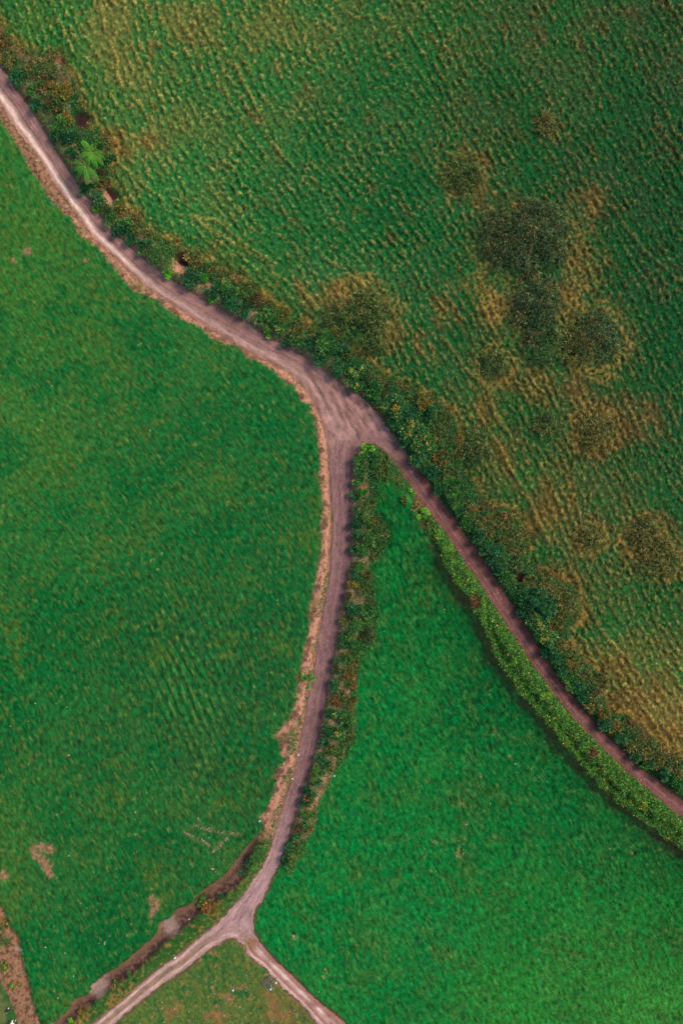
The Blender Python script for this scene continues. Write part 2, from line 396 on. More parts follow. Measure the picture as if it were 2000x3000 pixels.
def albedo(x, y, hp):
    z, ridge, rough, flat, pl, psi, s, (dl, dn, dm, db, dr, dd, dh, dc) = hp
    n1 = fbm(x / 0.45, y / 0.45, 21, 2); n2 = fbm(psi / 1.2, s / 3.0, 22, 3); n3 = fbm(x / 6, y / 6, 23, 3)
    n4 = 0.75 * perlin(psi / 0.20, s / 0.85, 24) + 0.5 * perlin(psi / 0.38, s / 0.9, 34); n5 = fbm(x / 2.3, y / 2.3, 25, 3)
    # hedge bottoms / default ground: brown litter with green patches
    c = mix(alb(78, 66, 44) + 0 * x[..., None], alb(44, 82, 42) + 0 * x[..., None], smooth(-0.35, 0.2, n5 + 0.3 * n1))
    c = mix(c, alb(62, 42, 40) + 0 * x[..., None], blobs(PITS, x, y, 0.4))
    # western pasture
    cl = np.stack([samp(C_L[..., k], x, y) for k in range(3)], -1)
    em, ol, ta = alb(14, 98, 48), alb(84, 106, 44), alb(158, 118, 78)
    t = cl
    t = mix(t, em + 0 * t, 0.75 * smooth(0.0, 0.42, n3 + 0.35 * n2 + 0.2 * n5))
    t = mix(t, ol + 0 * t, 0.75 * smooth(0.0, 0.5, -n3 * 0.8 + 0.35 * n2 + 0.3 * n4 - 0.08))
    t = mix(t, ta + 0 * t, 0.85 * smooth(0.52, 0.80, n5 * 0.45 + n1 * 0.5 + n4 * 0.35))
    wl = smooth(0.3, -0.2, dl + 0.06 + 0.3 * n1 + 0.3 * n5 + 0.2 * n4)
    rows = np.cos(2 * np.pi * (psi / 0.95 + 0.3 * (perlin(x / 5, y / 5, 11) * 0.9 + perlin(x / 1.7, y / 1.7, 12) * 0.35)))
    t = mix(t, alb(105, 112, 55) + 0 * t, pl * 0.8 * smooth(0.1, 0.9, rows) * smooth(-0.2, 0.3, n4))
    n6 = fbm(psi / 0.55, s / 1.1, 26, 2)
    t = mix(t, em * 1.05 + 0 * t, 0.7 * smooth(0.15, 0.5, n6 - 0.3 * n3)); t = mix(t, alb(108, 116, 56) + 0 * t, 0.55 * smooth(0.15, 0.55, -n6 * 0.8 + 0.4 * n4))
    n8 = fbm(x / 7 + 0.4 * n3, y / 9, 29, 3)
    t = mix(t, alb(66, 112, 50) + 0 * t, 0.2 * smooth(0.0, 0.5, n8))
    left = t * np.array([.84, 1.08, .98]) * (1 + 0.55 * n4 + 0.3 * n1 + 0.24 * n6 + 0.07 * n8)[..., None]
    n8 = fbm(x / 7 + 0.4 * n3, y / 9, 29, 3)
    # middle field
    t = np.stack([samp(C_M[..., k], x, y) for k in range(3)], -1)
    t = mix(t, alb(60, 100, 45) + 0 * t, 0.7 * smooth(0.05, 0.5, n3 * 0.6 + 0.5 * n2 + 0.2 * n4))
    t = mix(t, alb(0, 92, 46) + 0 * t, 0.6 * smooth(0.1, 0.5, -n2 * 0.6 + 0.3 * n5))
    t = mix(t, ta + 0 * t, 0.6 * smooth(0.66, 0.95, n5 * 0.45 + n1 * 0.5 + n4 * 0.4))
    t = 0.90 * mix(t, alb(0, 128, 60) + 0 * t, 0.5 * smooth(0.15, 0.5, n6)); t = mix(t, alb(74, 116, 56) + 0 * t, 0.6 * smooth(0.1, 0.5, -n6 * 0.8 + 0.4 * n4))
    t = mix(t, alb(50, 120, 52) + 0 * t, 0.3 * smooth(0.0, 0.6, n8))
    t = mix(t, alb(116, 84, 54) + 0 * t, 0.55 * smooth(0.42, 0.75, n1 * 0.6 + n4 * 0.4 + 0.35 * n3))
    t = mix(t, alb(84, 112, 56) + 0 * t, 0.5 * smooth(0.1, 0.6, n5 * 0.7 + n6 * 0.4))
    t = mix(t, alb(168, 122, 84) + 0 * t, 0.75 * smooth(-0.25, 0.35, n1 + n4) * blobs([(1240, 2505, 8), (1276, 2466, 8), (1300, 2470, 5), (1345, 2500, 12), (1340, 2480, 8), (1355, 2455, 6), (1262, 2550, 5), (1300, 2490, 6), (1424, 2010, 9), (1443, 2135, 7), (1540, 2145, 6), (1490, 2210, 5), (1545, 2245, 7), (1405, 2270, 6), (1350, 2355, 8), (1362, 2415, 7), (1842, 2485, 8), (1790, 2500, 6), (1208, 2234, 6), (1252, 2285, 7), (862, 2744, 9), (952, 2842, 9), (948, 2862, 6), (1850, 2245, 4)], x, y, 0.8, 0.9 * n1))
    midc = np.array([.84, 1.12, .98]) * t * (1 + 0.6 * n4 + 0.34 * n1 + 0.3 * n6 + 0.08 * n8)[..., None]
    # lower fields
    t = np.stack([samp(C_B[..., k], x, y) for k in range(3)], -1)
    t = mix(t, em * 1.1 + 0 * t, 0.7 * smooth(0.0, 0.4, n5))
    t = mix(t, alb(124, 120, 58) + 0 * t, 0.6 * smooth(-0.1, 0.4, n6 + 0.3 * n1))
    t = mix(t, alb(172, 122, 84) + 0 * t, 0.8 * smooth(0.16, 0.5, n5 * 0.45 + fbm(x / 0.8, y / 0.8, 35, 2) * 0.5 + n1 * 0.2 - 0.05))
    bt = t * (1 + 0.25 * n4 + 0.2 * n1)[..., None]
    bead_ = perlin(x / 0.3, y / 0.3, 30)
    # hill pasture: green hollows, straw coloured ridges
    t = np.stack([samp(C_NE[..., k], x, y) for k in range(3)], -1)
    tb = 0.95 * blobs(TANP, x, y, 0.9, 0.9 * n5)
    rr = ridge + 0.25 * n1
    lum = t.sum(-1, keepdims=True)
    green = mix(t * 1.0, (alb(18, 96, 46) + 0 * t) * np.clip(lum / 0.15, 0.6, 1.3), 0.62 * smooth(-0.2, 0.35, n3 + 0.2 - tb))
    straw = t * np.array([1.9, 1.3, 1.1]) + alb(48, 30, 16)
    straw = mix(straw, alb(180, 132, 72) + 0 * t, 0.7 * tb)
    brown = mix(t * np.array([1.05, .72, .7]), alb(108, 80, 46) + 0 * t, 0.5 * tb)
    n7 = fbm(psi / 1.6, s / 3.2, 28, 2)
    t = mix(green, brown, smooth(0.2, 0.6, n5 * 0.5 + n7 * 0.45 + tb * 0.6))
    t = mix(t, straw, 0.70 * smooth(0.32, 0.85, rr + 0.2 * tb - 0.25 * smooth(-0.1, 0.5, n3)))
    ring = np.zeros(x.shape)
    for (ru, rv, rR) in [(1358, 520, 55), (1735, 1262, 62), (1880, 1580, 60), (1940, 1640, 50), (1720, 1575, 42), (1740, 1000, 90), (1560, 800, 150), (1060, 930, 90), (1445, 1080, 55)]:
        qx_, qy_ = W(ru, rv); dq = np.hypot(x - qx_, y - qy_) / (rR / S) + 0.45 * n5
        ring = np.maximum(ring, np.exp(-((dq - 1.0) / 0.28) ** 2))
    t = mix(t, alb(160, 118, 64) + 0 * t, 0.75 * ring * smooth(-0.5, 0.3, n1 + bead_))
    rb = blobs([r[:3] for r in RUSH], x, y, 0.8, 0.5 * n5)
    t = mix(t, alb(52, 70, 42) + 0 * t, 0.75 * rb)
    bead = perlin(x / 0.22, y / 0.22, 27)
    t = mix(t, alb(152, 130, 78) * np.clip(lum / 0.15, 0.5, 1.25) + 0 * t, 0.62 * smooth(0.05, 0.6, bead * 0.5 + 0.6 * (rr - 0.45) + 0.3 * n5 + 0.25 * n1))
    t = mix(t, em * 0.9 + 0 * t, 0.35 * smooth(0.1, 0.6, n6 - 0.6 * (rr - 0.4) - tb))
    t = mix(t, alb(104, 78, 48) * np.clip(lum / 0.15, 0.5, 1.2) + 0 * t, 0.4 * smooth(0.25, 0.6, n7 * 0.6 + n1 * 0.4 - 0.25 * (rr - 0.4)))
    rim = np.exp(-((dn + 0.5 + 0.3 * n5) / 0.45) ** 2) * (samp(D['eedge'], x, y) < 9)
    t = mix(t, alb(168, 128, 68) + 0 * t, 0.7 * rim * smooth(-0.4, 0.3, n1 + n5))
    ne = np.array([1.06, 1.14, 1.02]) * t * (1.0 + 0.42 * n4 + 0.40 * n1 + 0.24 * bead)[..., None]
    wn_ = smooth(0.3, -0.3, dn + 0.3 * n5 + 0.15 * n1)
    # straw coloured verge on the west side of the lane
    we = samp(D['wedge'], x, y)
    vv = (dl > -0.35) & (dr > -0.3) & (we < 4.5) & (dn > 0)
    xu, yv = 1000 + x * S, 1500 - y * S
    dry = mix(alb(202, 146, 122) + 0 * c, alb(132, 90, 72) + 0 * c, smooth(0.0, 0.5, n1 * 0.7 + n4 * 0.4 + n5 * 0.3))
    dry = mix(dry, alb(112, 112, 60) + 0 * c, 0.6 * smooth(0.15, 0.5, n5 - 0.5 * n1))
    dry = mix(dry, alb(98, 70, 60) + 0 * c, 0.75 * smooth(0.05, 0.45, fbm(x / 1.1, y / 1.1, 33, 3) + 0.6 * smooth(1.0, 0.0, dl) - 0.35))
    c = mix(c, dry, vv * smooth(2470, 2440, yv) * 1.0)
    corner_strip = (dc > 0) & (dl > -0.4) & (xu < 210)
    cs = mix(alb(160, 118, 92) + 0 * c, alb(110, 78, 60) + 0 * c, smooth(-0.1, 0.4, n1 + n5 * 0.5))
    cs = mix(cs, alb(190, 165, 150) + 0 * c, 0.7 * smooth(0.35, 0.6, n5 + 0.3 * n1))
    c = mix(c, cs, corner_strip * smooth(60, 30, dr * 0 + 0) * 1.0)
    # roadside grass beside the lower lane
    low = (yv > 2470) & (dl > 0) & (dd > -0.1) & (xu > 120) & (we < 6)
    c = mix(c, mix(alb(58, 98, 44) + 0 * c, alb(136, 108, 58) + 0 * c, smooth(-0.05, 0.45, n5 * 0.7 + 0.6 * n1)) * (1 + 0.4 * n4 + 0.4 * n1)[..., None], low * 1.0)
    # ditch: dead purple brown bracken, two pale heaps
    dk = mix(alb(84, 58, 56) + 0 * c, alb(130, 96, 82) + 0 * c, smooth(-0.2, 0.5, n1 + 0.5 * n5 + smooth(-1.4, 0.2, dl) * 0))
    dk = mix(dk, alb(128, 96, 78) + 0 * c, smooth(1.3, 0.3, dl))
    pale = blobs([(492, 2714, 26), (288, 2884, 26), (305, 2858, 12)], x, y, 0.6, 0.9 * n5 + 0.4 * n1)
    dk = mix(dk, alb(170, 138, 130) + 0 * c, pale)
    c = mix(c, dk, smooth(0.2, -0.2, dd + 0.25 * n5))
    c = mix(c, left, wl)
    c = mix(c, ne, wn_)
    c = mix(c, midc, smooth(0.25, -0.25, dm + 0.2 * n5 + 0.15 * n1))
    c = mix(c, bt, smooth(0.15, -0.15, db + 0.15 * n1))
    ccol = mix(alb(108, 116, 70) + 0 * c, alb(60, 104, 52) + 0 * c, smooth(-0.1, 0.3, n5))
    c = mix(c, ccol, smooth(0.25, -0.25, dc + 0.2 * n1))
    # trodden soil under the field side of the clipped hedge
    c = mix(c, alb(84, 62, 46) + 0 * c, 0.75 * smooth(1.6, 0.1, dh + 0.7 * n5 + 0.3 * n1) * (samp(D['eedge'], x, y) > 1.5) * (dr > 0.1))
    # bare patches in the pasture
    bare = blobs([(150, 2482, 13), (128, 2478, 14), (108, 2486, 12), (112, 2500, 11), (125, 2512, 13), (136, 2524, 14), (145, 2540, 13), (152, 2556, 9),
                  (17, 2559, 12), (448, 2625, 8), (458, 2640, 12), (455, 2658, 10), (450, 2675, 7), (446, 2695, 4),
                  (80, 740, 8), (85, 741, 10), (48, 768, 7), (258, 768, 6), (675, 2920, 8), (672, 2930, 8), (668, 2910, 5)], x, y, 0.7, 0.8 * n1 + 0.3 * n4)
    c = mix(c, mix(alb(178, 130, 104) + 0 * c, alb(140, 102, 82) + 0 * c, smooth(-.2, .4, n1)), 0.9 * bare)
    rl = np.min([seg_dist(x, y, P(l), False)[0] for l in STONE_LINES], 0)
    c = mix(c, alb(150, 128, 92) + 0 * c, 0.75 * np.exp(-(rl / 0.22) ** 2) * smooth(-0.5, 0.2, n1))
    orange = blobs([(783, 2905, 12), (800, 2935, 18), (810, 2965, 22), (835, 2975, 18), (640, 2975, 20), (610, 2970, 14), (660, 2912, 9), (520, 2950, 14), (500, 2965, 18)], x, y, 0.5, 0.9 * n1)
    c = mix(c, alb(160, 112, 76) + 0 * c, 0.6 * orange * (db < 0))
    # scuffed soil along the lane edges
    edge = smooth(0.38, 0.0, dr + 0.35 * n1 + 0.2 * n5)
    c = mix(c, alb(122, 88, 74) + 0 * c, 0.75 * edge)
    return np.clip(c, 0.002, 0.9)


# ------------------------------------------------------------------ mesh helpers
def np_mesh(name, V, F, C=None, mat=None, smooth_=False, attr='tint'):
    me = bpy.data.meshes.new(name)
    k = F.shape[1]
    me.vertices.add(len(V)); me.vertices.foreach_set('co', V.astype(np.float32).ravel())
    me.loops.add(F.size); me.loops.foreach_set('vertex_index', F.astype(np.int32).ravel())
    me.polygons.add(len(F))
    me.polygons.foreach_set('loop_start', np.arange(0, F.size, k, dtype=np.int32))
    me.polygons.foreach_set('use_smooth', np.full(len(F), smooth_, bool))
    me.update(calc_edges=True)
    if C is not None:
        a = me.color_attributes.new(attr, 'FLOAT_COLOR', 'POINT')
        a.data.foreach_set('color', np.concatenate([C, np.ones((len(C), 1))], 1).astype(np.float32).ravel())
    if mat:
        me.materials.append(mat)
    return me


def obj(name, me, parent=None, loc=None):
    o = bpy.data.objects.new(name, me); COL.objects.link(o)
    if parent is not None:
        o.parent = parent
    if loc is not None:
        o.location = loc
    return o


def tag(o, label=None, cat=None, group=None, kind=None):
    if label: o['label'] = label
    if cat: o['category'] = cat
    if group: o['group'] = group
    if kind: o['kind'] = kind
    return o


def mat_attr(name, rough=0.9, bump=0.0, bscale=8, var=0.2, nscale=6.0, trans=0.0, spec=0.2):
    m = bpy.data.materials.new(name); m.use_nodes = True
    nt = m.node_tree; n = nt.nodes; l = nt.links; b = n['Principled BSDF']
    b.inputs['Roughness'].default_value = rough
    b.inputs['Specular IOR Level'].default_value = spec
    at = n.new('ShaderNodeAttribute'); at.attribute_name = 'tint'
    tc = n.new('ShaderNodeTexCoord')
    no = n.new('ShaderNodeTexNoise'); no.inputs['Scale'].default_value = nscale; no.inputs['Detail'].default_value = 4
    l.new(tc.outputs['Object'], no.inputs['Vector'])
    mr = n.new('ShaderNodeMapRange'); mr.inputs[1].default_value = 0.3; mr.inputs[2].default_value = 0.7
    mr.inputs[3].default_value = 1 - var; mr.inputs[4].default_value = 1 + var
    l.new(no.outputs[0], mr.inputs[0])
    vm = n.new('ShaderNodeVectorMath'); vm.operation = 'SCALE'
    l.new(at.outputs['Color'], vm.inputs[0]); l.new(mr.outputs[0], vm.inputs['Scale'])
    l.new(vm.outputs[0], b.inputs['Base Color'])
    if bump:
        n2 = n.new('ShaderNodeTexNoise'); n2.inputs['Scale'].default_value = bscale; n2.inputs['Detail'].default_value = 5
        l.new(tc.outputs['Object'], n2.inputs['Vector'])
        bp = n.new('ShaderNodeBump'); bp.inputs['Strength'].default_value = bump; bp.inputs['Distance'].default_value = 0.08
        l.new(n2.outputs[0], bp.inputs['Height']); l.new(bp.outputs[0], b.inputs['Normal'])
    if trans:
        tr = n.new('ShaderNodeBsdfTranslucent'); l.new(vm.outputs[0], tr.inputs['Color'])
        ms = n.new('ShaderNodeMixShader'); ms.inputs[0].default_value = trans
        l.new(b.outputs[0], ms.inputs[1]); l.new(tr.outputs[0], ms.inputs[2])
        l.new(ms.outputs[0], n['Material Output'].inputs['Surface'])
    return m


def mat_plain(name, col, rough=0.7, metal=0.0, var=0.2, scale=20):
    m = bpy.data.materials.new(name); m.use_nodes = True
    nt = m.node_tree; n = nt.nodes; l = nt.links; b = n['Principled BSDF']
    b.inputs['Roughness'].default_value = rough; b.inputs['Metallic'].default_value = metal
    tc = n.new('ShaderNodeTexCoord'); no = n.new('ShaderNodeTexNoise'); no.inputs['Scale'].default_value = scale
    l.new(tc.outputs['Object'], no.inputs['Vector'])
    cr = n.new('ShaderNodeValToRGB')
    cr.color_ramp.elements[0].position = 0.3; cr.color_ramp.elements[1].position = 0.7
    cr.color_ramp.elements[0].color = tuple(c * (1 - var) for c in col) + (1,)
    cr.color_ramp.elements[1].color = tuple(min(1, c * (1 + var)) for c in col) + (1,)
    l.new(no.outputs[0], cr.inputs[0]); l.new(cr.outputs[0], b.inputs['Base Color'])
    return m


M_GROUND = mat_attr("pasture_soil", 0.95, 0.5, 9, 0.22, 5.5, spec=0.05)
M_ROAD = mat_attr("lane_dirt", 0.93, 0.55, 7, 0.16, 7, spec=0.1)
M_LEAF = mat_attr("leaf", 0.6, 0, 8, 0.12, 3, 0.25, spec=0.25)
M_GRASS = mat_attr("grass_blade", 0.75, 0, 8, 0.1, 3, 0.2, spec=0.15)
M_STEM = mat_plain("twig_bark", tuple(alb(96, 74, 56)), 0.9)

# ------------------------------------------------------------------ the ground: one sheet to the horizon


def axis(lo, hi, st, far):
    core = np.arange(lo, hi + st / 2, st)
    out = [hi]; d = st
    while out[-1] < far:
        d *= 1.35; out.append(out[-1] + d)
    ins = [lo]; d = st
    while ins[-1] > -far:
        d *= 1.35; ins.append(ins[-1] - d)
    return np.concatenate([ins[1:][::-1], core, out[1:]])


gx = axis(-43.5, 43.5, 0.11, 900); gy = axis(-63.5, 63.5, 0.11, 900)
GX, GY = np.meshgrid(gx, gy)
hp = height_parts(GX, GY)
GZ = hp[0] - 0.10 * smooth(-0.10, -0.40, hp[7][4])        # bed below the lane sheet
GC = albedo(GX, GY, hp)
n_x, n_y = len(gx), len(gy)
idx = np.arange(n_x * n_y).reshape(n_y, n_x)
F = np.stack([idx[:-1, :-1].ravel(), idx[:-1, 1:].ravel(), idx[1:, 1:].ravel(), idx[1:, :-1].ravel()], 1)
ground = obj("ground", np_mesh("ground", np.stack([GX.ravel(), GY.ravel(), GZ.ravel()], 1), F, GC.reshape(-1, 3), M_GROUND, True))
tag(ground, kind='structure')


def gcol(x, y):                             # base colour of the pasture under a blade
    i = np.clip(np.searchsorted(gx, x), 0, n_x - 1); j = np.clip(np.searchsorted(gy, y), 0, n_y - 1)
    return GC[j, i]


def gz(x, y):
    i = np.clip(np.searchsorted(gx, x) - 1, 0, n_x - 2); j = np.clip(np.searchsorted(gy, y) - 1, 0, n_y - 2)
    a = (x - gx[i]) / (gx[i + 1] - gx[i]); b = (y - gy[j]) / (gy[j + 1] - gy[j])
    return (GZ[j, i] * (1 - a) + GZ[j, i + 1] * a) * (1 - b) + (GZ[j + 1, i] * (1 - a) + GZ[j + 1, i + 1] * a) * b


# ------------------------------------------------------------------ the dirt lane (sheet cut to its outline)
rs = 0.12
rx = np.arange(-56, 56, rs); ry = np.arange(-74, 74, rs)

RX, RY = np.meshgrid(rx, ry)


def road_sd(x, y):
    return samp(D['road'], x, y) + 0.16 * perlin(x / 0.9, y / 0.9, 31) + 0.10 * perlin(x / 0.35, y / 0.35, 32)


rsd = road_sd(RX, RY)
q = (rsd[:-1, :-1] < 0) | (rsd[1:, :-1] < 0) | (rsd[:-1, 1:] < 0) | (rsd[1:, 1:] < 0)
jj, ii = np.nonzero(q)
ridx = np.arange(RX.size).reshape(RX.shape)
RF = np.stack([ridx[jj, ii], ridx[jj, ii + 1], ridx[jj + 1, ii + 1], ridx[jj + 1, ii]], 1)
used = np.unique(RF); remap = np.full(RX.size, -1); remap[used] = np.arange(len(used)); RF = remap[RF]
vx, vy = RX.ravel()[used].copy(), RY.ravel()[used].copy()
for _ in range(3):                           # pull the rim on to the outline
    s0 = road_sd(vx, vy); e = 0.03
    ggx = (road_sd(vx + e, vy) - road_sd(vx - e, vy)) / (2 * e); ggy = (road_sd(vx, vy + e) - road_sd(vx, vy - e)) / (2 * e)
    gl = ggx ** 2 + ggy ** 2 + 0.1
    mv = s0 > 0
    vx = np.where(mv, vx - s0 * ggx / gl, vx); vy = np.where(mv, vy - s0 * ggy / gl, vy)


def road_paint(x, y):
    u, v = 1000 + x * S, 1500 - y * S
    we, ee, ew, e2, s1, s2 = (samp(D[k], x, y) for k in ('wedge', 'eedge', 'ew', 'e2', 's1', 's2'))
    arc = samp(ARC_W, x, y)
    east = (ew < 5.0) & (u > 1110) & (v > 1290)
    lowL = (v > 2700) & (u < 700)
    lowR = (v > 2740) & (u >= 700)
    a = np.where(east, ew, np.where(lowR, s2, we)); b = np.where(east, ee, np.where(lowL, s1, np.where((v < 1290), ee, e2)))
    t = a / (a + b + 1e-6)
    ar = np.where(east, (u - v * -1.2) / 38, np.where(v < 1250, arc, arc))
    wv = 0.05 * perlin(ar / 3, t * 0 + 3, 41) + 0.02 * perlin(ar / 0.8, t * 0 + 5, 42)
    tt = t + wv
    st = fbm(tt * 9, ar / 2.2, 43, 3); st2 = fbm(tt * 22, ar / 1.1, 44, 2); n = fbm(x / 0.35, y / 0.35, 45, 2); nb = fbm(x / 1.5, y / 1.5, 46, 2)
    B = lambda *c_: alb(*c_) + 0 * x[..., None]
    g = lambda c0, w: np.exp(-((tt - c0) / w) ** 2)
    st = st * 1.3
    upper = mix(B(158, 120, 118), B(242, 208, 200), np.clip(g(0.27, 0.13) * 1.0, 0, 1))  # pale west band: sunlight on that half is put into the colour
    upper = mix(upper, B(186, 138, 112), 0.7 * smooth(0.13, 0.02, tt))
    upper = mix(upper, B(112, 80, 78), 1.0 * g(0.52, 0.03) + 0.6 * g(0.66, 0.03) + 0.5 * g(0.40, 0.02))
    fade = smooth(650, 1000, v + 0.1 * u)
    upper = mix(upper, B(150, 112, 110), 0.75 * fade)
    west = mix(B(140, 106, 108), B(118, 88, 94), smooth(0.45, 0.9, tt))  # darker east side: shade of the middle hedgerow painted into the lane
    west = mix(west, B(104, 74, 78), 0.7 * g(0.45, 0.035) + 0.8 * g(0.03, 0.04) + 0.5 * g(0.72, 0.03) + 0.5 * g(0.22, 0.02))
    west = mix(west, B(172, 138, 132), smooth(2280, 2560, v))
    eastc = mix(B(122, 80, 80), B(148, 108, 106), 0.7 * np.clip(g(0.45, 0.12) + 0.5 * g(0.2, 0.06), 0, 1))
    eastc = mix(eastc, B(150, 100, 90), 0.5 * smooth(0.12, 0.0, tt))
    ll = mix(B(146, 118, 92), B(204, 168, 158), np.clip(g(0.22, 0.12) + g(0.80, 0.13), 0, 1))
    lr = mix(B(160, 116, 98), B(222, 192, 182), np.clip(g(0.58, 0.13) * (0.6 + 1.1 * nb) + 0.7 * g(0.14, 0.08), 0, 1))
    c = mix(upper, west, smooth(1180, 1420, v))
    wE = smooth(1270, 1420, v) * smooth(1085, 1130, u)
    c = mix(c, eastc, wE)
    c = mix(c, ll, smooth(2690, 2790, v) * (u < 720))
    c = mix(c, lr, smooth(2745, 2800, v) * smooth(690, 730, u))
    br = blobs([(738, 2765, 18), (745, 2775, 12)], x, y, 0.5, 0.4 * nb)
    c = mix(c, B(140, 102, 66), 0.8 * br)
    # fork apron: broad sweeping scrapes
    fk = smooth(1050, 1150, v) * smooth(1330, 1240, v)
    c = mix(c, B(160, 122, 118), 0.5 * fk)
    ang = perlin((x * 0.9 + y * 0.5) / 0.5, (x * -0.5 + y * 0.9) / 1.6, 47)
    k = 1 + 0.30 * st + 0.24 * st2 + 0.18 * n + 0.16 * nb + fk * 0.5 * ang
    c = c * (np.array([1.06, 1.0, 0.94]) + np.array([0.02, 0.0, 0.17]) * smooth(2250, 2600, v)[..., None]) * np.clip(k, 0.5, 1.6)[..., None]
    peb = smooth(0.62, 0.8, perlin(x / 0.17, y / 0.17, 48))
    c = mix(c, B(205, 180, 172), 0.5 * peb)
    rut = -0.035 * (g(0.27, 0.08) + g(0.75, 0.08)) - 0.03 * g(0.5, 0.02) + 0.018 * st + 0.012 * st2
    return np.clip(c, 0.01, 0.9), rut


rc, rut = road_paint(vx, vy)
rz = height(vx, vy) + 0.012 + rut * smooth(0.0, -0.4, samp(D['road'], vx, vy))
track = obj("dirt_track", np_mesh("dirt_track", np.stack([vx, vy, rz], 1), RF, rc, M_ROAD, True))
tag(track, kind='structure')

# ------------------------------------------------------------------ leaf and blade makers


def leaves(Pn, Dn, L, Wd, C, droop=0.15):
    """diamond leaves: base P, direction D, length L, half width Wd"""
    n = len(Pn)
    up = rng.normal(size=(n, 3)); up[:, 2] += 1.2
    side = np.cross(Dn, up); side /= np.linalg.norm(side, axis=1, keepdims=True) + 1e-9
    mid = Pn + Dn * (L * 0.5)[:, None]
    tip = Pn + Dn * L[:, None]; tip[:, 2] -= droop * L
    V = np.stack([Pn, mid + side * Wd[:, None], tip, mid - side * Wd[:, None]], 1).reshape(-1, 3)
    F = np.arange(4 * n).reshape(n, 4)
    CC = np.repeat(C, 4, 0)
    return V, F, CC


def join(parts):
    V, F, C = [], [], []; o = 0
    for v, f, c in parts:
        V.append(v); F.append(f + o); C.append(c); o += len(v)
    return np.concatenate(V), np.concatenate(F), np.concatenate(C)


def unit(n, zmin=-0.2):
    d = rng.normal(size=(n, 3)); d /= np.linalg.norm(d, axis=1, keepdims=True)
    d[:, 2] = np.where(d[:, 2] < zmin, -d[:, 2], d[:, 2])
    return d


def pick(pal, n, w=None, jit=0.22, grp=None):
    pal = np.array([alb(*p) for p in pal]) * 1.55
    i = rng.choice(len(pal), n, p=w)
    if grp is not None:                      # whole sprigs share a tone
        gi = rng.choice(len(pal), grp.max() + 1, p=w)
        i = np.where(rng.random(n) < 0.65, gi[grp], i)
    return np.clip(pal[i] * (1 + jit * rng.normal(size=(n, 1))) * (1 + 0.06 * rng.normal(size=(n, 3))), 0.003, 0.9)


# palettes: leaf colours (photo sRGB of lit leaves)
PAL = {
    'teal': [(34, 92, 54), (48, 112, 66), (28, 76, 48), (76, 120, 70)],
    'green': [(50, 110, 48), (76, 126, 56), (38, 88, 46), (104, 138, 66)],
    'lime': [(92, 176, 40), (60, 150, 44), (140, 186, 60), (36, 112, 40)],
    'olive': [(104, 118, 56), (82, 100, 48), (128, 128, 66), (70, 82, 42)],
    'tan': [(150, 124, 66), (124, 106, 56), (170, 142, 86), (90, 96, 50), (74, 94, 50)],
    'gold': [(160, 132, 52), (124, 116, 48), (82, 106, 46), (140, 104, 50)],
    'rust': [(144, 90, 50), (108, 78, 44), (160, 110, 62), (74, 96, 46), (66, 84, 42)],
    'maroon': [(98, 70, 46), (116, 84, 54), (66, 72, 42), (60, 94, 46)],
    'yf': [(44, 104, 56), (66, 126, 60), (30, 80, 50), (104, 140, 72)],
}
KIND = {  # name, words for the label, category, form, height factor
    'teal': ('bush', 'dark blue green leafy bush', 'bush', 'leaf', 0.85),
    'green': ('bush', 'mid green leafy bush', 'bush', 'leaf', 0.85),
    'lime': ('bush', 'bright lime green bush', 'bush', 'leaf', 0.7),
    'olive': ('shrub', 'dull olive shrub', 'shrub', 'blade', 0.6),
    'tan': ('bracken_clump', 'straw coloured bracken clump', 'bracken', 'blade', 0.6),
    'gold': ('shrub', 'golden yellow shrub', 'shrub', 'leaf', 0.65),
    'rust': ('bracken_clump', 'rust brown bracken clump', 'bracken', 'blade', 0.5),
    'maroon': ('shrub', 'maroon brown twiggy shrub', 'shrub', 'leaf', 0.55),
    'yf': ('flowering_bush', 'yellow flowered bush', 'bush', 'leaf', 0.85),
}


def stems(name, R, Hh, n, parent, mat=M_STEM):
    V, F = [], []
    for k in range(n):
        a = rng.random() * 6.28; r0 = R * 0.25 * rng.random(); r1 = R * (0.3 + 0.5 * rng.random())
        p0 = np.array([math.cos(a) * r0, math.sin(a) * r0, -0.25]); p1 = np.array([math.cos(a + .3) * r1, math.sin(a + .3) * r1, Hh * (0.5 + 0.35 * rng.random())])
        pm = (p0 + p1) / 2 + np.array([0, 0, 0.12 * Hh])
        o = len(V)
        for p, w in ((p0, 0.035), (pm, 0.025), (p1, 0.008)):
            for q_ in range(4):
                b = q_ * math.pi / 2
                V.append(p + np.array([math.cos(b) * w, math.sin(b) * w, 0]))
        for s_ in range(2):
            for q_ in range(4):
                F.append([o + s_ * 4 + q_, o + s_ * 4 + (q_ + 1) % 4, o + s_ * 4 + 4 + (q_ + 1) % 4, o + s_ * 4 + 4 + q_])
    return obj(name, np_mesh(name, np.array(V), np.array(F), None, mat), parent)


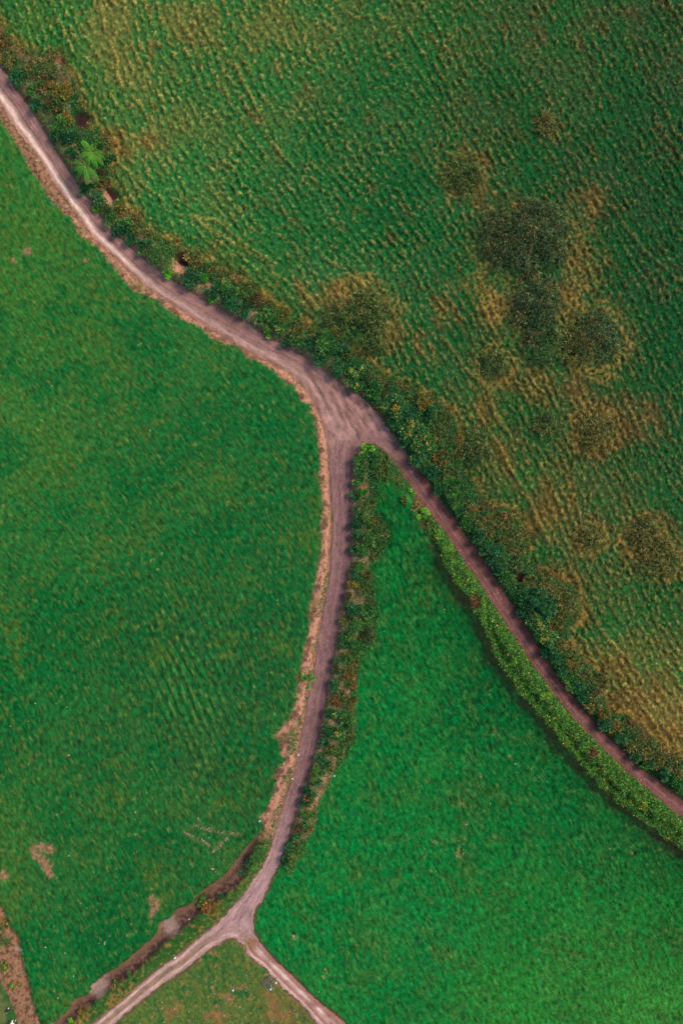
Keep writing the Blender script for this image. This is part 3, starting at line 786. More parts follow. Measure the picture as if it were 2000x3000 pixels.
def bush(u, v, r, kind, label, group, leafsize=None, hf=None):
    nm, _, cat, form, hfac = KIND[kind]
    R = r / S; Hh = (hf or hfac) * R * 0.68 + 0.16
    x, y = W(u, v)
    z0 = float(gz(np.array([x]), np.array([y]))[0])
    k = 1 - (z0 + Hh * 0.6) / H_CAM            # the survey pixel shows the crown, not the foot
    x, y = x * k, y * k
    z0 = float(gz(np.array([x]), np.array([y]))[0])
    root = bpy.data.objects.new(nm, None); COL.objects.link(root)
    root.location = (x, y, z0); root.empty_display_size = 0.3
    tag(root, label, cat, group)
    area = math.pi * R * R
    pal = PAL[kind]
    if form == 'leaf':
        n = int(area * 190) + 110
        nb = max(4, int(area * 2.6))
        ba = rng.random(nb) * 6.283; br = np.sqrt(rng.random(nb)) * R * 0.78
        bc = np.stack([np.cos(ba) * br, np.sin(ba) * br, Hh * (0.75 - 0.45 * (br / R) ** 2) * (0.7 + 0.45 * rng.random(nb))], 1)
        bs = R * (0.24 + 0.16 * rng.random(nb))
        gi = rng.integers(0, nb, n)
        d = unit(n, -0.35)
        rad = bs[gi] * (0.55 + 0.55 * rng.random(n) ** 0.5)
        Pn = bc[gi] + d * rad[:, None] * np.array([1, 1, 0.8])
        Pn[:, 2] = np.maximum(Pn[:, 2], -0.05 + 0.1 * rng.random(n))
        dd = d + 0.7 * rng.normal(size=(n, 3)); dd[:, 2] += 0.1; dd /= np.linalg.norm(dd, axis=1, keepdims=True)
        ls = leafsize or 0.21
        L = ls * (0.7 + 0.7 * rng.random(n))
        V, F, C = leaves(Pn, dd, L, L * (0.24 + 0.1 * rng.random(n)), pick(pal, n, grp=gi))
    else:
        n = int(area * 210) + 100
        nb = max(4, int(area * 3.2))
        ba = rng.random(nb) * 6.283; br = np.sqrt(rng.random(nb)) * R * 0.85
        bc = np.stack([np.cos(ba) * br, np.sin(ba) * br, np.zeros(nb)], 1)
        gi = rng.integers(0, nb, n)
        a = rng.random(n) * 6.283; lean = 0.25 + 0.9 * rng.random(n)
        dd = np.stack([np.cos(a) * lean, np.sin(a) * lean, 0.9 - 0.45 * lean + 0.3 * rng.random(n)], 1); dd /= np.linalg.norm(dd, axis=1, keepdims=True)
        base = bc[gi]; st_ = rng.random(n) * 0.55
        Pn = base + dd * (st_ * Hh)[:, None] + np.array([0, 0, 0.02])
        L = (0.32 + 0.34 * rng.random(n)) * (0.6 + 0.4 * min(1.2, R))
        V, F, C = leaves(Pn, dd, L, 0.036 + 0.036 * rng.random(n), pick(pal, n, grp=gi), 0.35)
    obj('foliage', np_mesh('foliage', V, F, C, M_LEAF), root)
    stems('stem', R, Hh, 5, root)
    if kind in ('yf',):
        m = int(area * 7) + 3
        d = unit(m, 0.2); i = rng.integers(0, len(V) // 4, m)
        top = V.reshape(-1, 4, 3)[:, 0]
        cand = top[i]; j = rng.integers(0, len(top), (m, 14))
        best = top[j[np.arange(m), np.argmax(top[j][:, :, 2], 1)]]
        Pn = np.repeat(best + np.array([0, 0, 0.08]), 4, 0)
        aa = np.tile(np.arange(4) * 1.571, m) + rng.random(4 * m)
        dd = np.stack([np.cos(aa), np.sin(aa), 0.3 + 0 * aa], 1)
        L = np.full(4 * m, 0.075)
        V2, F2, C2 = leaves(Pn, dd, L, L * 0.45, pick([(224, 178, 70), (206, 150, 60)], 4 * m, jit=0.1), 0.0)
        obj('blossom', np_mesh('blossom', V2, F2, C2, M_LEAF), root)
    return root


# ------------------------------------------------------------------ hedgerow plants (u, v, radius px, kind)
SEG_NE = [
    ('in the hedgerow above the tree ferns', [
        (10, 118, 22, 'rust'), (27, 172, 24, 'tan'), (58, 222, 28, 'teal'), (95, 200, 22, 'rust'), (132, 196, 34, 'tan'), (92, 262, 18, 'green'), (134, 250, 30, 'rust'),
        (186, 270, 32, 'gold'), (104, 302, 20, 'teal'), (140, 310, 22, 'maroon'), (178, 312, 20, 'rust'), (205, 348, 24, 'gold'), (166, 362, 30, 'green'),
        (196, 400, 28, 'teal'), (158, 405, 16, 'teal')]),
    ('beside the two tree ferns', [
        (308, 408, 24, 'tan'), (285, 415, 20, 'green'), (318, 440, 20, 'tan'), (212, 445, 20, 'teal'), (322, 462, 16, 'green'), (232, 500, 16, 'teal'),
        (245, 555, 18, 'teal'), (300, 510, 18, 'maroon'), (304, 536, 20, 'rust'), (275, 548, 16, 'green')]),
    ('in the hedgerow from tree ferns to big round bush', [
        (290, 578, 26, 'teal'), (281, 605, 14, 'lime'), (318, 615, 16, 'maroon'), (350, 605, 18, 'gold'), (322, 642, 20, 'green'), (366, 622, 20, 'tan'), (370, 655, 26, 'green'),
        (345, 672, 24, 'teal'), (395, 672, 20, 'rust'), (391, 702, 20, 'teal'), (428, 712, 20, 'teal'), (440, 690, 18, 'tan'), (418, 735, 14, 'green')]),
    ('in the hedgerow right after the big round bush', [
        (518, 724, 22, 'tan'), (566, 755, 24, 'tan'), (492, 802, 13, 'lime'), (562, 808, 32, 'teal'), (600, 818, 18, 'lime'), (612, 788, 24, 'tan'), (625, 852, 24, 'teal'),
        (618, 878, 9, 'lime'), (668, 843, 32, 'green'), (662, 806, 22, 'tan'), (694, 812, 20, 'tan'), (680, 880, 30, 'teal'), (712, 908, 26, 'teal'), (748, 880, 24, 'maroon'),
        (735, 846, 24, 'olive')]),
    ('in the hedgerow halfway to the fork', [
        (780, 930, 32, 'green'), (824, 918, 28, 'gold'), (815, 962, 26, 'yf'), (787, 978, 10, 'lime'), (866, 962, 24, 'tan'), (870, 998, 22, 'green'), (842, 1000, 18, 'teal'),
        (902, 1012, 22, 'teal'), (952, 1000, 40, 'green'), (998, 1010, 24, 'teal'), (938, 1050, 26, 'teal'), (980, 1078, 28, 'teal'), (1020, 1042, 18, 'maroon')]),
    ('in the hedgerow beside the wide fork', [
        (1043, 1082, 30, 'yf'), (1036, 1126, 26, 'yf'), (1083, 1104, 20, 'rust'), (1096, 1140, 28, 'green'), (1088, 1165, 18, 'teal'), (1124, 1140, 18, 'maroon'),
        (1150, 1192, 40, 'yf'), (1192, 1212, 30, 'teal'), (1150, 1238, 22, 'teal'), (1208, 1258, 40, 'yf'), (1262, 1212, 22, 'teal'), (1240, 1172, 26, 'gold'), (1290, 1220, 30, 'olive')]),
    ('in the hedgerow just below the fork', [
        (1190, 1298, 22, 'teal'), (1238, 1302, 36, 'yf'), (1288, 1280, 28, 'olive'), (1222, 1342, 24, 'teal'), (1290, 1345, 26, 'rust'), (1262, 1380, 28, 'teal'), (1320, 1382, 24, 'olive'),
        (1318, 1415, 26, 'green'), (1288, 1430, 22, 'teal'), (1330, 1462, 28, 'green'), (1350, 1490, 20, 'teal')]),
    ('beside the tan bracken patch on the right lane', [
        (1388, 1500, 26, 'tan'), (1366, 1530, 22, 'green'), (1430, 1528, 28, 'tan'), (1482, 1532, 30, 'tan'), (1436, 1560, 24, 'tan'), (1496, 1580, 30, 'tan'), (1400, 1575, 24, 'teal'),
        (1440, 1620, 34, 'teal'), (1478, 1605, 22, 'olive'), (1512, 1610, 22, 'tan'), (1462, 1662, 24, 'teal'), (1480, 1690, 24, 'green'), (1518, 1660, 18, 'tan')]),
    ('in the broad bulge of the right lane hedgerow', [
        (1550, 1712, 24, 'tan'), (1604, 1722, 30, 'tan'), (1640, 1744, 28, 'tan'), (1530, 1738, 24, 'teal'), (1572, 1756, 38, 'teal'), (1600, 1786, 30, 'teal'), (1654, 1780, 28, 'tan'),
        (1540, 1792, 24, 'teal'), (1578, 1822, 34, 'yf'), (1630, 1822, 24, 'rust'), (1598, 1866, 32, 'yf'), (1634, 1880, 24, 'olive'), (1612, 1918, 26, 'teal'), (1658, 1892, 24, 'tan'),
        (1672, 1932, 24, 'gold')]),
    ('in the lower end of the right lane hedgerow', [
        (1640, 1968, 26, 'teal'), (1682, 1958, 24, 'tan'), (1670, 2000, 26, 'green'), (1716, 1984, 26, 'tan'), (1744, 1990, 22, 'rust'), (1774, 2006, 20, 'rust'), (1700, 2022, 24, 'teal'),
        (1746, 2026, 24, 'tan'), (1706, 2054, 20, 'teal'), (1738, 2062, 26, 'tan'), (1762, 2092, 22, 'gold'), (1768, 2124, 24, 'teal'), (1802, 2136, 26, 'tan'), (1836, 2132, 24, 'rust'),
        (1820, 2168, 20, 'teal'), (1862, 2178, 28, 'tan'), (1862, 2212, 20, 'teal'), (1900, 2206, 28, 'tan'), (1900, 2240, 22, 'green'), (1944, 2224, 30, 'tan'), (1936, 2264, 24, 'teal'),
        (1972, 2252, 30, 'tan'), (1982, 2290, 22, 'green')])]
SEG_MID = [
    ('at the tip of the wedge between the two lanes', [
        (1074, 1318, 20, 'lime'), (1055, 1346, 20, 'green'), (1096, 1340, 20, 'green'), (1119, 1356, 26, 'olive'), (1062, 1380, 22, 'green'), (1120, 1384, 22, 'olive'), (1050, 1416, 18, 'green'),
        (1064, 1442, 11, 'lime'), (1042, 1448, 16, 'teal'), (1076, 1474, 20, 'olive')]),
    ('in the upper part of the middle hedgerow', [
        (1044, 1500, 16, 'teal'), (1066, 1520, 24, 'green'), (1044, 1540, 16, 'teal'), (1096, 1542, 18, 'rust'), (1084, 1578, 28, 'green'), (1118, 1560, 22, 'olive'), (1050, 1574, 18, 'teal'),
        (1066, 1612, 24, 'green'), (1042, 1612, 16, 'teal'), (1056, 1652, 20, 'green'), (1044, 1684, 18, 'teal'), (1070, 1684, 16, 'rust'), (1034, 1708, 15, 'gold'), (1070, 1724, 26, 'olive')]),
    ('in the central part of the middle hedgerow', [
        (1024, 1744, 14, 'maroon'), (1034, 1786, 26, 'teal'), (1070, 1794, 26, 'green'), (1044, 1830, 26, 'green'), (1012, 1822, 16, 'olive'), (1082, 1824, 18, 'green'), (1020, 1860, 20, 'green'),
        (1070, 1862, 22, 'maroon'), (1008, 1884, 20, 'teal'), (1050, 1894, 24, 'green'), (1022, 1930, 20, 'olive')]),
    ('in the rusty stretch of the middle hedgerow', [
        (996, 1930, 16, 'teal'), (1032, 1950, 16, 'rust'), (984, 1964, 14, 'maroon'), (1014, 1984, 24, 'rust'), (1030, 2010, 18, 'rust'), (984, 2012, 20, 'teal'), (996, 2048, 24, 'rust'),
        (1022, 2052, 20, 'rust')]),
    ('in the lower half of the middle hedgerow', [
        (966, 2092, 20, 'teal'), (990, 2104, 26, 'yf'), (1022, 2112, 24, 'green'), (964, 2134, 20, 'teal'), (990, 2150, 26, 'yf'), (1018, 2156, 22, 'olive'), (948, 2170, 16, 'teal'), (962, 2198, 18, 'rust'),
        (988, 2198, 22, 'olive'), (938, 2222, 16, 'teal'), (944, 2254, 22, 'green'), (964, 2244, 16, 'olive')]),
    ('at the lower tail of the middle hedgerow', [
        (924, 2286, 20, 'green'), (904, 2314, 16, 'teal'), (912, 2340, 17, 'rust'), (892, 2352, 15, 'teal'), (898, 2388, 18, 'green'), (912, 2386, 10, 'rust'), (880, 2422, 17, 'maroon'), (900, 2428, 14, 'rust'),
        (866, 2448, 14, 'teal'), (848, 2482, 18, 'teal'), (870, 2484, 14, 'olive'), (842, 2514, 17, 'teal')])]
ORD = ['topmost', 'second', 'third', 'fourth', 'fifth', 'sixth', 'seventh', 'eighth', 'ninth', 'tenth', 'eleventh', 'twelfth']
for segs, grp in ((SEG_NE, 'plants of the hedgerow along the outer side of the lane'), (SEG_MID, 'plants of the hedgerow between the two lanes')):
    for where, lst in segs:
        cnt = {}; tot = {}
        for p in lst: tot[p[3]] = tot.get(p[3], 0) + 1
        for (u, v, r, k) in sorted(lst, key=lambda p: p[1]):
            i = cnt.get(k, 0); cnt[k] = i + 1
            w = KIND[k][1]
            lab = f"only {w} {where}" if tot[k] == 1 else f"{ORD[i]} {w} {where}"
            if i and i == tot[k] - 1: lab = f"lowest {w} {where}"
            bush(u, v, r, k, lab, grp)

PLG = 'small plants on the bank of the lower lane'
bush(482, 748, 44, 'green', 'big round leafy green bush, largest of the hedgerow by the upper lane', 'plants of the hedgerow along the outer side of the lane', 0.15, 0.95)
bush(902, 1988, 20, 'lime', 'small round bright green bush alone on the straw verge', None, 0.13, 0.9)
bush(904, 2014, 9, 'lime', 'tiny lime bush under the round bush on the straw verge', None, 0.1, 0.7)
for u, v, r, k, l in [(737, 2512, 12, 'green', 'green weed on the bank where the dark ditch begins'), (744, 2542, 12, 'lime', 'bright lime weed beside the lane above the lower junction'),
                      (603, 2634, 16, 'green', 'green bush between two dark stretches of ditch'), (611, 2660, 20, 'rust', 'orange brown bracken at the gap in the ditch'),
                      (634, 2669, 9, 'gold', 'small golden shrub at the gap in the ditch'), (648, 2632, 15, 'green', 'green bush on the lane side of the ditch gap'),
                      (672, 2622, 12, 'green', 'small green bush above the ditch gap'), (585, 2648, 12, 'lime', 'lime bush at the upper end of the ditch gap'),
                      (283, 2942, 11, 'green', 'leafy green weed in the lower ditch, between two pale ones'), (383, 2862, 11, 'green', 'leafy green weed beside the middle of the ditch'),
                      (237, 2964, 10, 'gold', 'yellow weed in the ditch near the bottom of the photo'), (210, 2990, 9, 'lime', 'pale green weed at the bottom end of the ditch'),
                      (342, 2880, 9, 'olive', 'olive weed on the ditch rim under the pale heap')]:
    bush(u, v, r, k, l, PLG, 0.12)
for u, v, r, k, l in [(12, 2764, 24, 'green', 'dark green bush cut by the left edge of the photo'), (2, 2722, 9, 'lime', 'lime green bush cut by the left edge of the photo'),
                      (1, 2694, 9, 'gold', 'yellow shrub cut by the left edge of the photo'), (12, 2832, 12, 'olive', 'olive shrub on the bare strip at the left edge'),
                      (58, 2882, 9, 'gold', 'orange yellow shrub on the bare strip at lower left'), (36, 2888, 7, 'lime', 'tiny lime bush on the bare strip at lower left'),
                      (44, 2902, 5, 'gold', 'tiny orange shrub on the bare strip at lower left'), (14, 2710, 9, 'tan', 'pale dry clump beside the yellow shrub at the left edge')]:
    bush(u, v, r, k, l, 'plants on the bare strip at the lower left', 0.12)

# ------------------------------------------------------------------ tree ferns


def frond_mesh(L, width, rise, drop):
    nseg = 16; V, F, C = [], [], []
    t = np.linspace(0, 1, nseg + 1)
    mid = np.stack([L * t * (1 - 0.1 * t), 0 * t, rise * np.sin(t * 2.2) - drop * t ** 2.2], 1)
    c0, c1 = alb(120, 190, 52), alb(84, 168, 46)
    parts = []
    n = 26
    for side in (-1, 1):
        tt = np.linspace(0.10, 0.99, n)
        base = np.stack([np.interp(tt, t, mid[:, k]) for k in range(3)], 1)
        wl = width * np.sin(np.pi * np.clip(tt * 0.86 + 0.10, 0, 1)) ** 0.6 * (0.92 + 0.16 * rng.random(n))
        d = np.stack([0.35 + 0 * tt, side * np.ones(n), -0.22 + 0.1 * rng.normal(size=n)], 1); d /= np.linalg.norm(d, axis=1, keepdims=True)
        tip = base + d * wl[:, None]
        w2 = L / n * 0.46
        along = np.array([1, 0, 0]) * w2
        V_ = np.stack([base - along * .7, (base + tip) / 2 - along, tip, (base + tip) / 2 + along], 1).reshape(-1, 3)
        col = np.repeat(c0 + (c1 - c0) * rng.random((n, 1)), 4, 0)
        parts.append((V_, np.arange(4 * n).reshape(n, 4), col))
    return join(parts), mid


def tree_fern(u, v, tips, label, tone, hh):
    x, y = W(u, v); k = 1 - (hh + 0.5) / H_CAM; x, y = x * k, y * k
    z0 = float(gz(np.array([x]), np.array([y]))[0])
    root = bpy.data.objects.new('tree_fern', None); COL.objects.link(root); root.location = (x, y, z0)
    tag(root, label, 'tree fern', 'tree ferns beside the upper lane')
    V, F = [], []
    for i in range(9):
        zz = -0.3 + (hh + 0.3) * i / 8; r = 0.15 - 0.05 * i / 8 + (0.02 if i % 2 else 0)
        for q_ in range(10):
            V.append((math.cos(q_ * .628) * r, math.sin(q_ * .628) * r, zz))
    for i in range(8):
        for q_ in range(10):
            F.append((i * 10 + q_, i * 10 + (q_ + 1) % 10, i * 10 + 10 + (q_ + 1) % 10, i * 10 + 10 + q_))
    obj('trunk', np_mesh('trunk', np.array(V, float), np.array(F), None, M_STEM), root)
    for (tu, tv, br) in tips:
        dx, dy = (tu - u) / S, (v - tv) / S
        L = math.hypot(dx, dy) * 1.02
        (V2, F2, C2), mid = frond_mesh(L, 0.40, 0.35, 0.55 + 0.2 * rng.random())
        fr = obj('frond', np_mesh('frond', V2, F2, C2 * br * tone, M_LEAF), root, (0, 0, hh))
        fr.rotation_euler = (rng.normal() * 0.15, 0, math.atan2(dy, dx))
        # midrib tube
        n = len(mid); Vr = []
        for p, w in zip(mid, np.linspace(0.03, 0.008, n)):
            Vr += [p + (0, -w, 0.012), p + (0, w, 0.012), p + (0, 0, -w)]
        Fr = [[i * 3 + a, i * 3 + (a + 1) % 3, i * 3 + 3 + (a + 1) % 3, i * 3 + 3 + a] for i in range(n - 1) for a in range(3)]
        obj('midrib', np_mesh('midrib', np.array(Vr), np.array(Fr), np.tile(alb(150, 180, 80), (len(Vr), 1)), M_LEAF), fr)
    return root


tree_fern(270, 445, [(233, 402, .8), (238, 427, .55), (228, 455, .95), (251, 481, 1.15), (279, 487, 1.1), (301, 477, .8), (307, 458, .5), (304, 443, .5), (277, 428, .6), (262, 420, .7)],
          'upper and brighter tree fern with lime fronds between lane and pasture', 1.0, 2.3)
tree_fern(251, 486, [(212, 467, .6), (209, 494, .75), (221, 514, .8), (254, 534, 1.0), (286, 522, .9), (280, 503, .6), (240, 462, .45), (272, 468, .5)],
          'lower and darker tree fern with its fronds over the lane edge', np.array([.62, .82, 1.1]), 1.9)

# ------------------------------------------------------------------ clipped hedge between the right lane and the middle field
hd = samp(D['hedge'], *np.meshgrid(np.arange(7, 56, .1), np.arange(-53, 0, .1)))
hxx, hyy = np.meshgrid(np.arange(7, 56, .1), np.arange(-53, 0, .1))
sel = (hd < 0.05 + 0.35 * perlin(hxx / 1.3, hyy / 1.3, 57)) & ((hd < -0.05) | (samp(D['road'], hxx, hyy) > 0.05))
px_, py_ = hxx[sel], hyy[sel]
nL = int(len(px_) * 0.01 * 300)
k_ = rng.integers(0, len(px_), nL)
px_ = px_[k_] + rng.normal(size=nL) * 0.07; py_ = py_[k_] + rng.normal(size=nL) * 0.07
dh_ = samp(D['hedge'], px_, py_)
hh_ = 1.15 * smooth(0.25, -0.5, dh_) * (0.25 + 0.75 * smooth(0.0, 1.7, samp(D['hw'], px_, py_) + 0.35 * perlin(px_ / 1.1, py_ / 1.1, 56))) * (0.9 + 0.42 * perlin(px_ / 0.75, py_ / 0.75, 51) + 0.12 * perlin(px_ / 3, py_ / 3, 52)) + 0.1
pz_ = gz(px_, py_) + hh_ * (0.45 + 0.6 * rng.random(nL) ** 0.45)
hr = bpy.data.objects.new('hedge', None); COL.objects.link(hr)
hr.location = (*W(1560, 2010), 0.6)
tag(hr, 'long clipped green hedge with yellow leaves between the right lane and the middle field', 'hedge')
o3 = np.array(hr.location)
dn_ = unit(nL, -0.1)
vy_ = 1500 - py_ * S
tone = fbm(px_ / 1.2, py_ / 1.2, 53, 2)
colr = pick([(74, 126, 46), (52, 110, 46), (100, 142, 56), (38, 88, 44)], nL, jit=0.24)
colr = mix(colr, pick([(118, 158, 48), (92, 150, 44)], nL), smooth(0.15, 0.6, tone) * 0.6)
yl = rng.random(nL) < 0.035 + 0.05 * smooth(0.1, 0.5, fbm(px_ / 2, py_ / 2, 54, 2)) * smooth(2150, 2400, vy_)
colr[yl] = pick([(214, 160, 58), (190, 150, 50)], yl.sum(), jit=0.12)
brn = blobs([(1712, 2184, 13), (1380, 1755, 18), (1245, 1545, 16)], px_, py_, 0.5) > 0.4
colr[brn] = pick([(110, 70, 44), (90, 80, 44)], brn.sum())
Lh = 0.19 * (0.7 + 0.8 * rng.random(nL))
V, F, C = leaves(np.stack([px_, py_, pz_], 1) - o3, dn_, Lh, Lh * 0.3, colr)
obj('foliage', np_mesh('foliage', V, F, C, M_LEAF), hr)
# woody stems inside the hedge
V, F = [], []
for i in range(0, nL, 60):
    b_ = np.array([px_[i], py_[i], gz(px_[i:i + 1], py_[i:i + 1])[0] - 0.15]); t_ = np.array([px_[i] + rng.normal() * .2, py_[i] + rng.normal() * .2, pz_[i]])
    if t_[2] - b_[2] < 0.4: continue
    o = len(V)
    for p, w in ((b_, .03), (t_, .008)):
        for q_ in range(4): V.append(p - o3 + (math.cos(q_ * 1.571) * w, math.sin(q_ * 1.571) * w, 0))
    F += [[o + q_, o + (q_ + 1) % 4, o + 4 + (q_ + 1) % 4, o + 4 + q_] for q_ in range(4)]
obj('stem', np_mesh('stem', np.array(V), np.array(F), None, M_STEM), hr)

# small sprays where the hedge thins out towards the fork
for i, (u, v, r, k) in enumerate([(1172, 1424, 11, 'green'), (1206, 1442, 13, 'lime'), (1188, 1464, 10, 'olive'), (1214, 1480, 12, 'tan'), (1236, 1504, 20, 'lime'), (1252, 1534, 14, 'olive'),
                                  (1262, 1556, 18, 'green'), (1140, 1395, 12, 'olive')]):
    w = KIND[k][1]
    bush(u, v, r, k, ['upper green bush', 'first bright lime bush', 'olive shrub', 'dry straw coloured clump', 'second and bigger lime bush', 'olive shrub next to the hedge end', 'green bush touching the hedge end', 'highest olive shrub'][i]
         + ' where the clipped hedge thins out towards the fork', 'loose plants at the upper end of the clipped hedge', 0.13)

# ------------------------------------------------------------------ rush clumps in the hill pasture
RP = {'dark': [(74, 100, 62), (54, 84, 54), (98, 120, 76), (46, 72, 48), (104, 96, 60)], 'green': [(70, 110, 60), (50, 90, 52), (92, 118, 66)],
      'olive': [(92, 112, 60), (70, 98, 52), (116, 124, 66), (60, 84, 48)], 'brown': [(118, 112, 62), (88, 96, 52), (138, 122, 66), (76, 104, 54)]}
for (u, v, r, k, lab) in RUSH:
    R = r / S * 1.15; x, y = W(u, v); x *= .99; y *= .99
    z0 = float(gz(np.array([x]), np.array([y]))[0])
    root = bpy.data.objects.new('rush_clump', None); COL.objects.link(root); root.location = (x, y, z0)
    tag(root, lab, 'rushes', 'rush clumps in the hill pasture')
    n = int(math.pi * R * R * (110 if k == 'dark' else 75)); nb = max(7, int(math.pi * R * R * 3.5))
    ba = rng.random(nb) * 6.283; br = np.sqrt(rng.random(nb)) * R * (0.6 + 0.6 * rng.random(nb))
    bx, by = np.cos(ba) * br * 0.85, np.sin(ba) * br * 1.1
    bz = gz(x + bx, y + by) - z0
    for part, frac, pal in (('foliage', 1.0, RP[k] * 3 + [(150, 120, 70)]),):
        m = int(n * frac); gi = rng.integers(0, nb, m)
        a = rng.random(m) * 6.283; lean = rng.random(m) * 1.1
        dd = np.stack([np.cos(a) * lean, np.sin(a) * lean, 0.35 + 0.9 * (1.1 - lean)], 1); dd /= np.linalg.norm(dd, axis=1, keepdims=True)
        P0 = np.stack([bx[gi], by[gi], bz[gi]], 1) + dd * (rng.random(m) * 0.45)[:, None]
        L = 0.45 + 0.5 * rng.random(m)
        V, F, C = leaves(P0, dd, L, 0.028 + 0.024 * rng.random(m), pick(pal, m, grp=gi, jit=0.35), 0.45)
        obj(part, np_mesh(part, V, F, C, M_GRASS), root)

# ------------------------------------------------------------------ undergrowth filling the hedge bottoms (uncountable)
nU = 330000
ux = rng.uniform(-43, 43, nU * 3); uy = rng.uniform(-63, 63, nU * 3)
a1, a2, a3, a4, a5, a6, a7 = (samp(D[k], ux, uy) for k in ('road', 'ne', 'mid', 'left', 'bot', 'hedge', 'corner'))
we = samp(D['wedge'], ux, uy); ee = samp(D['eedge'], ux, uy)
nn = fbm(ux / 1.2, uy / 1.2, 61, 2)
uu, vv = 1000 + ux * S, 1500 - uy * S
nestrip = (a2 > -0.35 + 0.4 * nn) & (a1 > 0.12 + 0.15 * nn) & (ux * 0 + ee < 12) & (a3 > 0) & (a4 > 0) & (a6 > 0.1) & (ee < samp(D['ew'], ux, uy)) & (ee < we)
midstrip = (a1 > 0.12) & (a3 > -0.25 + 0.3 * nn) & (a2 > 1) & (a4 > 1) & (a6 > 0.1) & (a5 > 1) & (samp(D['e2'], ux, uy) < 6) & (vv < 2560) & (uu < 1170)
st = (nestrip | midstrip) & (blobs(PITS, ux, uy, 0.3) < 0.3)
ux, uy, nn, a1, a2 = ux[st], uy[st], nn[st], a1[st], a2[st]; isne = nestrip[st]; uu, vv = uu[st], vv[st]
keep = rng.random(len(ux)) < 1.0
n = len(ux)
gtone = fbm(ux / 1.6, uy / 1.6, 62, 3)
outer = smooth(1.1, 0.0, a2) * isne
cg = pick([(42, 100, 50), (60, 118, 56), (34, 84, 46), (84, 122, 56)], n)
cb = pick([(128, 106, 54), (100, 76, 46), (156, 122, 64), (82, 84, 44)], n)
cu = mix(cg, cb, smooth(0.0, 0.35, gtone + 0.45 * outer - 0.28))
dirs = unit(n, 0.0); zz = gz(ux, uy) + (0.05 + (0.35 + 0.4 * np.clip(0.5 + fbm(ux / 1.3, uy / 1.3, 63, 2), 0, 1)) * rng.random(n) ** 0.7) * smooth(0.1, 1.0, a1)
L = 0.13 + 0.14 * rng.random(n)
V, F, C = leaves(np.stack([ux, uy, zz], 1), dirs, L, L * 0.24, cu)
tag(obj('undergrowth', np_mesh('undergrowth', V, F, C, M_LEAF)), 'tangled low undergrowth of leaves and dry stems filling the hedge bottoms', 'undergrowth', None, 'stuff')

# ------------------------------------------------------------------ dry straw on the western verge, the ditch and the corner strip
m0 = 260000
sx = rng.uniform(-43, 36, m0); sy = rng.uniform(-63, 63, m0)
b1, b4, bd, bw, bc_ = (samp(D[k], sx, sy) for k in ('road', 'left', 'ditch', 'wedge', 'corner'))
nn = fbm(sx / 0.8, sy / 0.8, 71, 2)
uu, vv = 1000 + sx * S, 1500 - sy * S
ok = (b1 > 0.08) & (b4 > -0.1 + 0.3 * nn) & (((bw < 4.5) & (samp(D['ne'], sx, sy) > 0) & (samp(D['eedge'], sx, sy) > bw) & (samp(D['mid'], sx, sy) > 0) & (samp(D['bot'], sx, sy) > 0)) | (bd < 0.1) | ((bc_ > 0) & (uu < 200)))
ok &= (samp(D['e2'], sx, sy) > bw)
ok |= (bd < 0.15)
sx, sy = sx[ok], sy[ok]; n = len(sx)
base = gcol(sx, sy)
cs_ = np.clip(base * (1 + 0.28 * rng.normal(size=(n, 1))) * np.array([1.05, 1.0, .95]), .01, .8)
dd = unit(n, 0.0); dd[:, 2] = 0.25 + 0.5 * rng.random(n); dd /= np.linalg.norm(dd, axis=1, keepdims=True)
L = 0.14 + 0.22 * rng.random(n)
V, F, C = leaves(np.stack([sx, sy, gz(sx, sy) - 0.02], 1), dd, L, 0.018 + 0.02 * rng.random(n), cs_, 0.3)
tag(obj('dry_grass', np_mesh('dry_grass', V, F, C, M_GRASS)), 'dry straw and dead bracken covering the verge and the ditch', 'dry grass', None, 'stuff')

# ------------------------------------------------------------------ pasture grass (uncountable)
m1 = 620000
sx = rng.uniform(-43, 43, m1); sy = rng.uniform(-63, 63, m1)
hps = height_parts(sx, sy)
dl, dn, dm, db, dr, dd_, dh, dc = hps[7]
rough = hps[2]; ridge = hps[1]
ok = (dr > 0.1) & ((dl < 0.1) | (dn < 0.1) | (dm < 0.1) | (db < 0.1) | (dc < 0)) & ((rough < 0.5) | (rng.random(m1) < 0.25 + ridge))
sx, sy, rough, ridge = sx[ok], sy[ok], rough[ok], ridge[ok]; n = len(sx)
base = gcol(sx, sy)
jc = np.clip(base * (1.05 + 0.24 * rng.normal(size=(n, 1))) * (1 + 0.08 * rng.normal(size=(n, 3))), .004, .8)
ex = rng.random(n) < 0.012
jc[ex] = jc[ex] * 0.4 + alb(170, 150, 90) * 0.6
psi_dir = samp(PSI, sx + 0.3, sy) - samp(PSI, sx - 0.3, sy); psi_dy = samp(PSI, sx, sy + 0.3) - samp(PSI, sx, sy - 0.3)
al = np.stack([psi_dy, -psi_dir, 0 * sx], 1) / 0.6
dd = unit(n, 0.0) * 0.6 + al * 0.7; dd[:, 2] = 0.35 + 0.5 * rng.random(n); dd /= np.linalg.norm(dd, axis=1, keepdims=True)
L = (0.10 + 0.12 * rng.random(n)) * (1 + 1.5 * rough * np.clip(ridge, 0.1, 1.2))
jc = np.clip(jc * (1 + 0.25 * rough * perlin(sx / 0.35, sy / 0.35, 81))[:, None], .004, .9)
V, F, C = leaves(np.stack([sx, sy, gz(sx, sy) - 0.02], 1), dd, L, 0.016 + 0.022 * rng.random(n), jc, 0.2)
tag(obj('grass', np_mesh('grass', V, F, C, M_GRASS)), 'short grazed pasture grass with paler tussocks on the hill side', 'grass', None, 'stuff')

# ------------------------------------------------------------------ stones
M_STONE = mat_plain("pale_stone", (0.34, 0.25, 0.17), 0.9, 0, 0.4, 6)


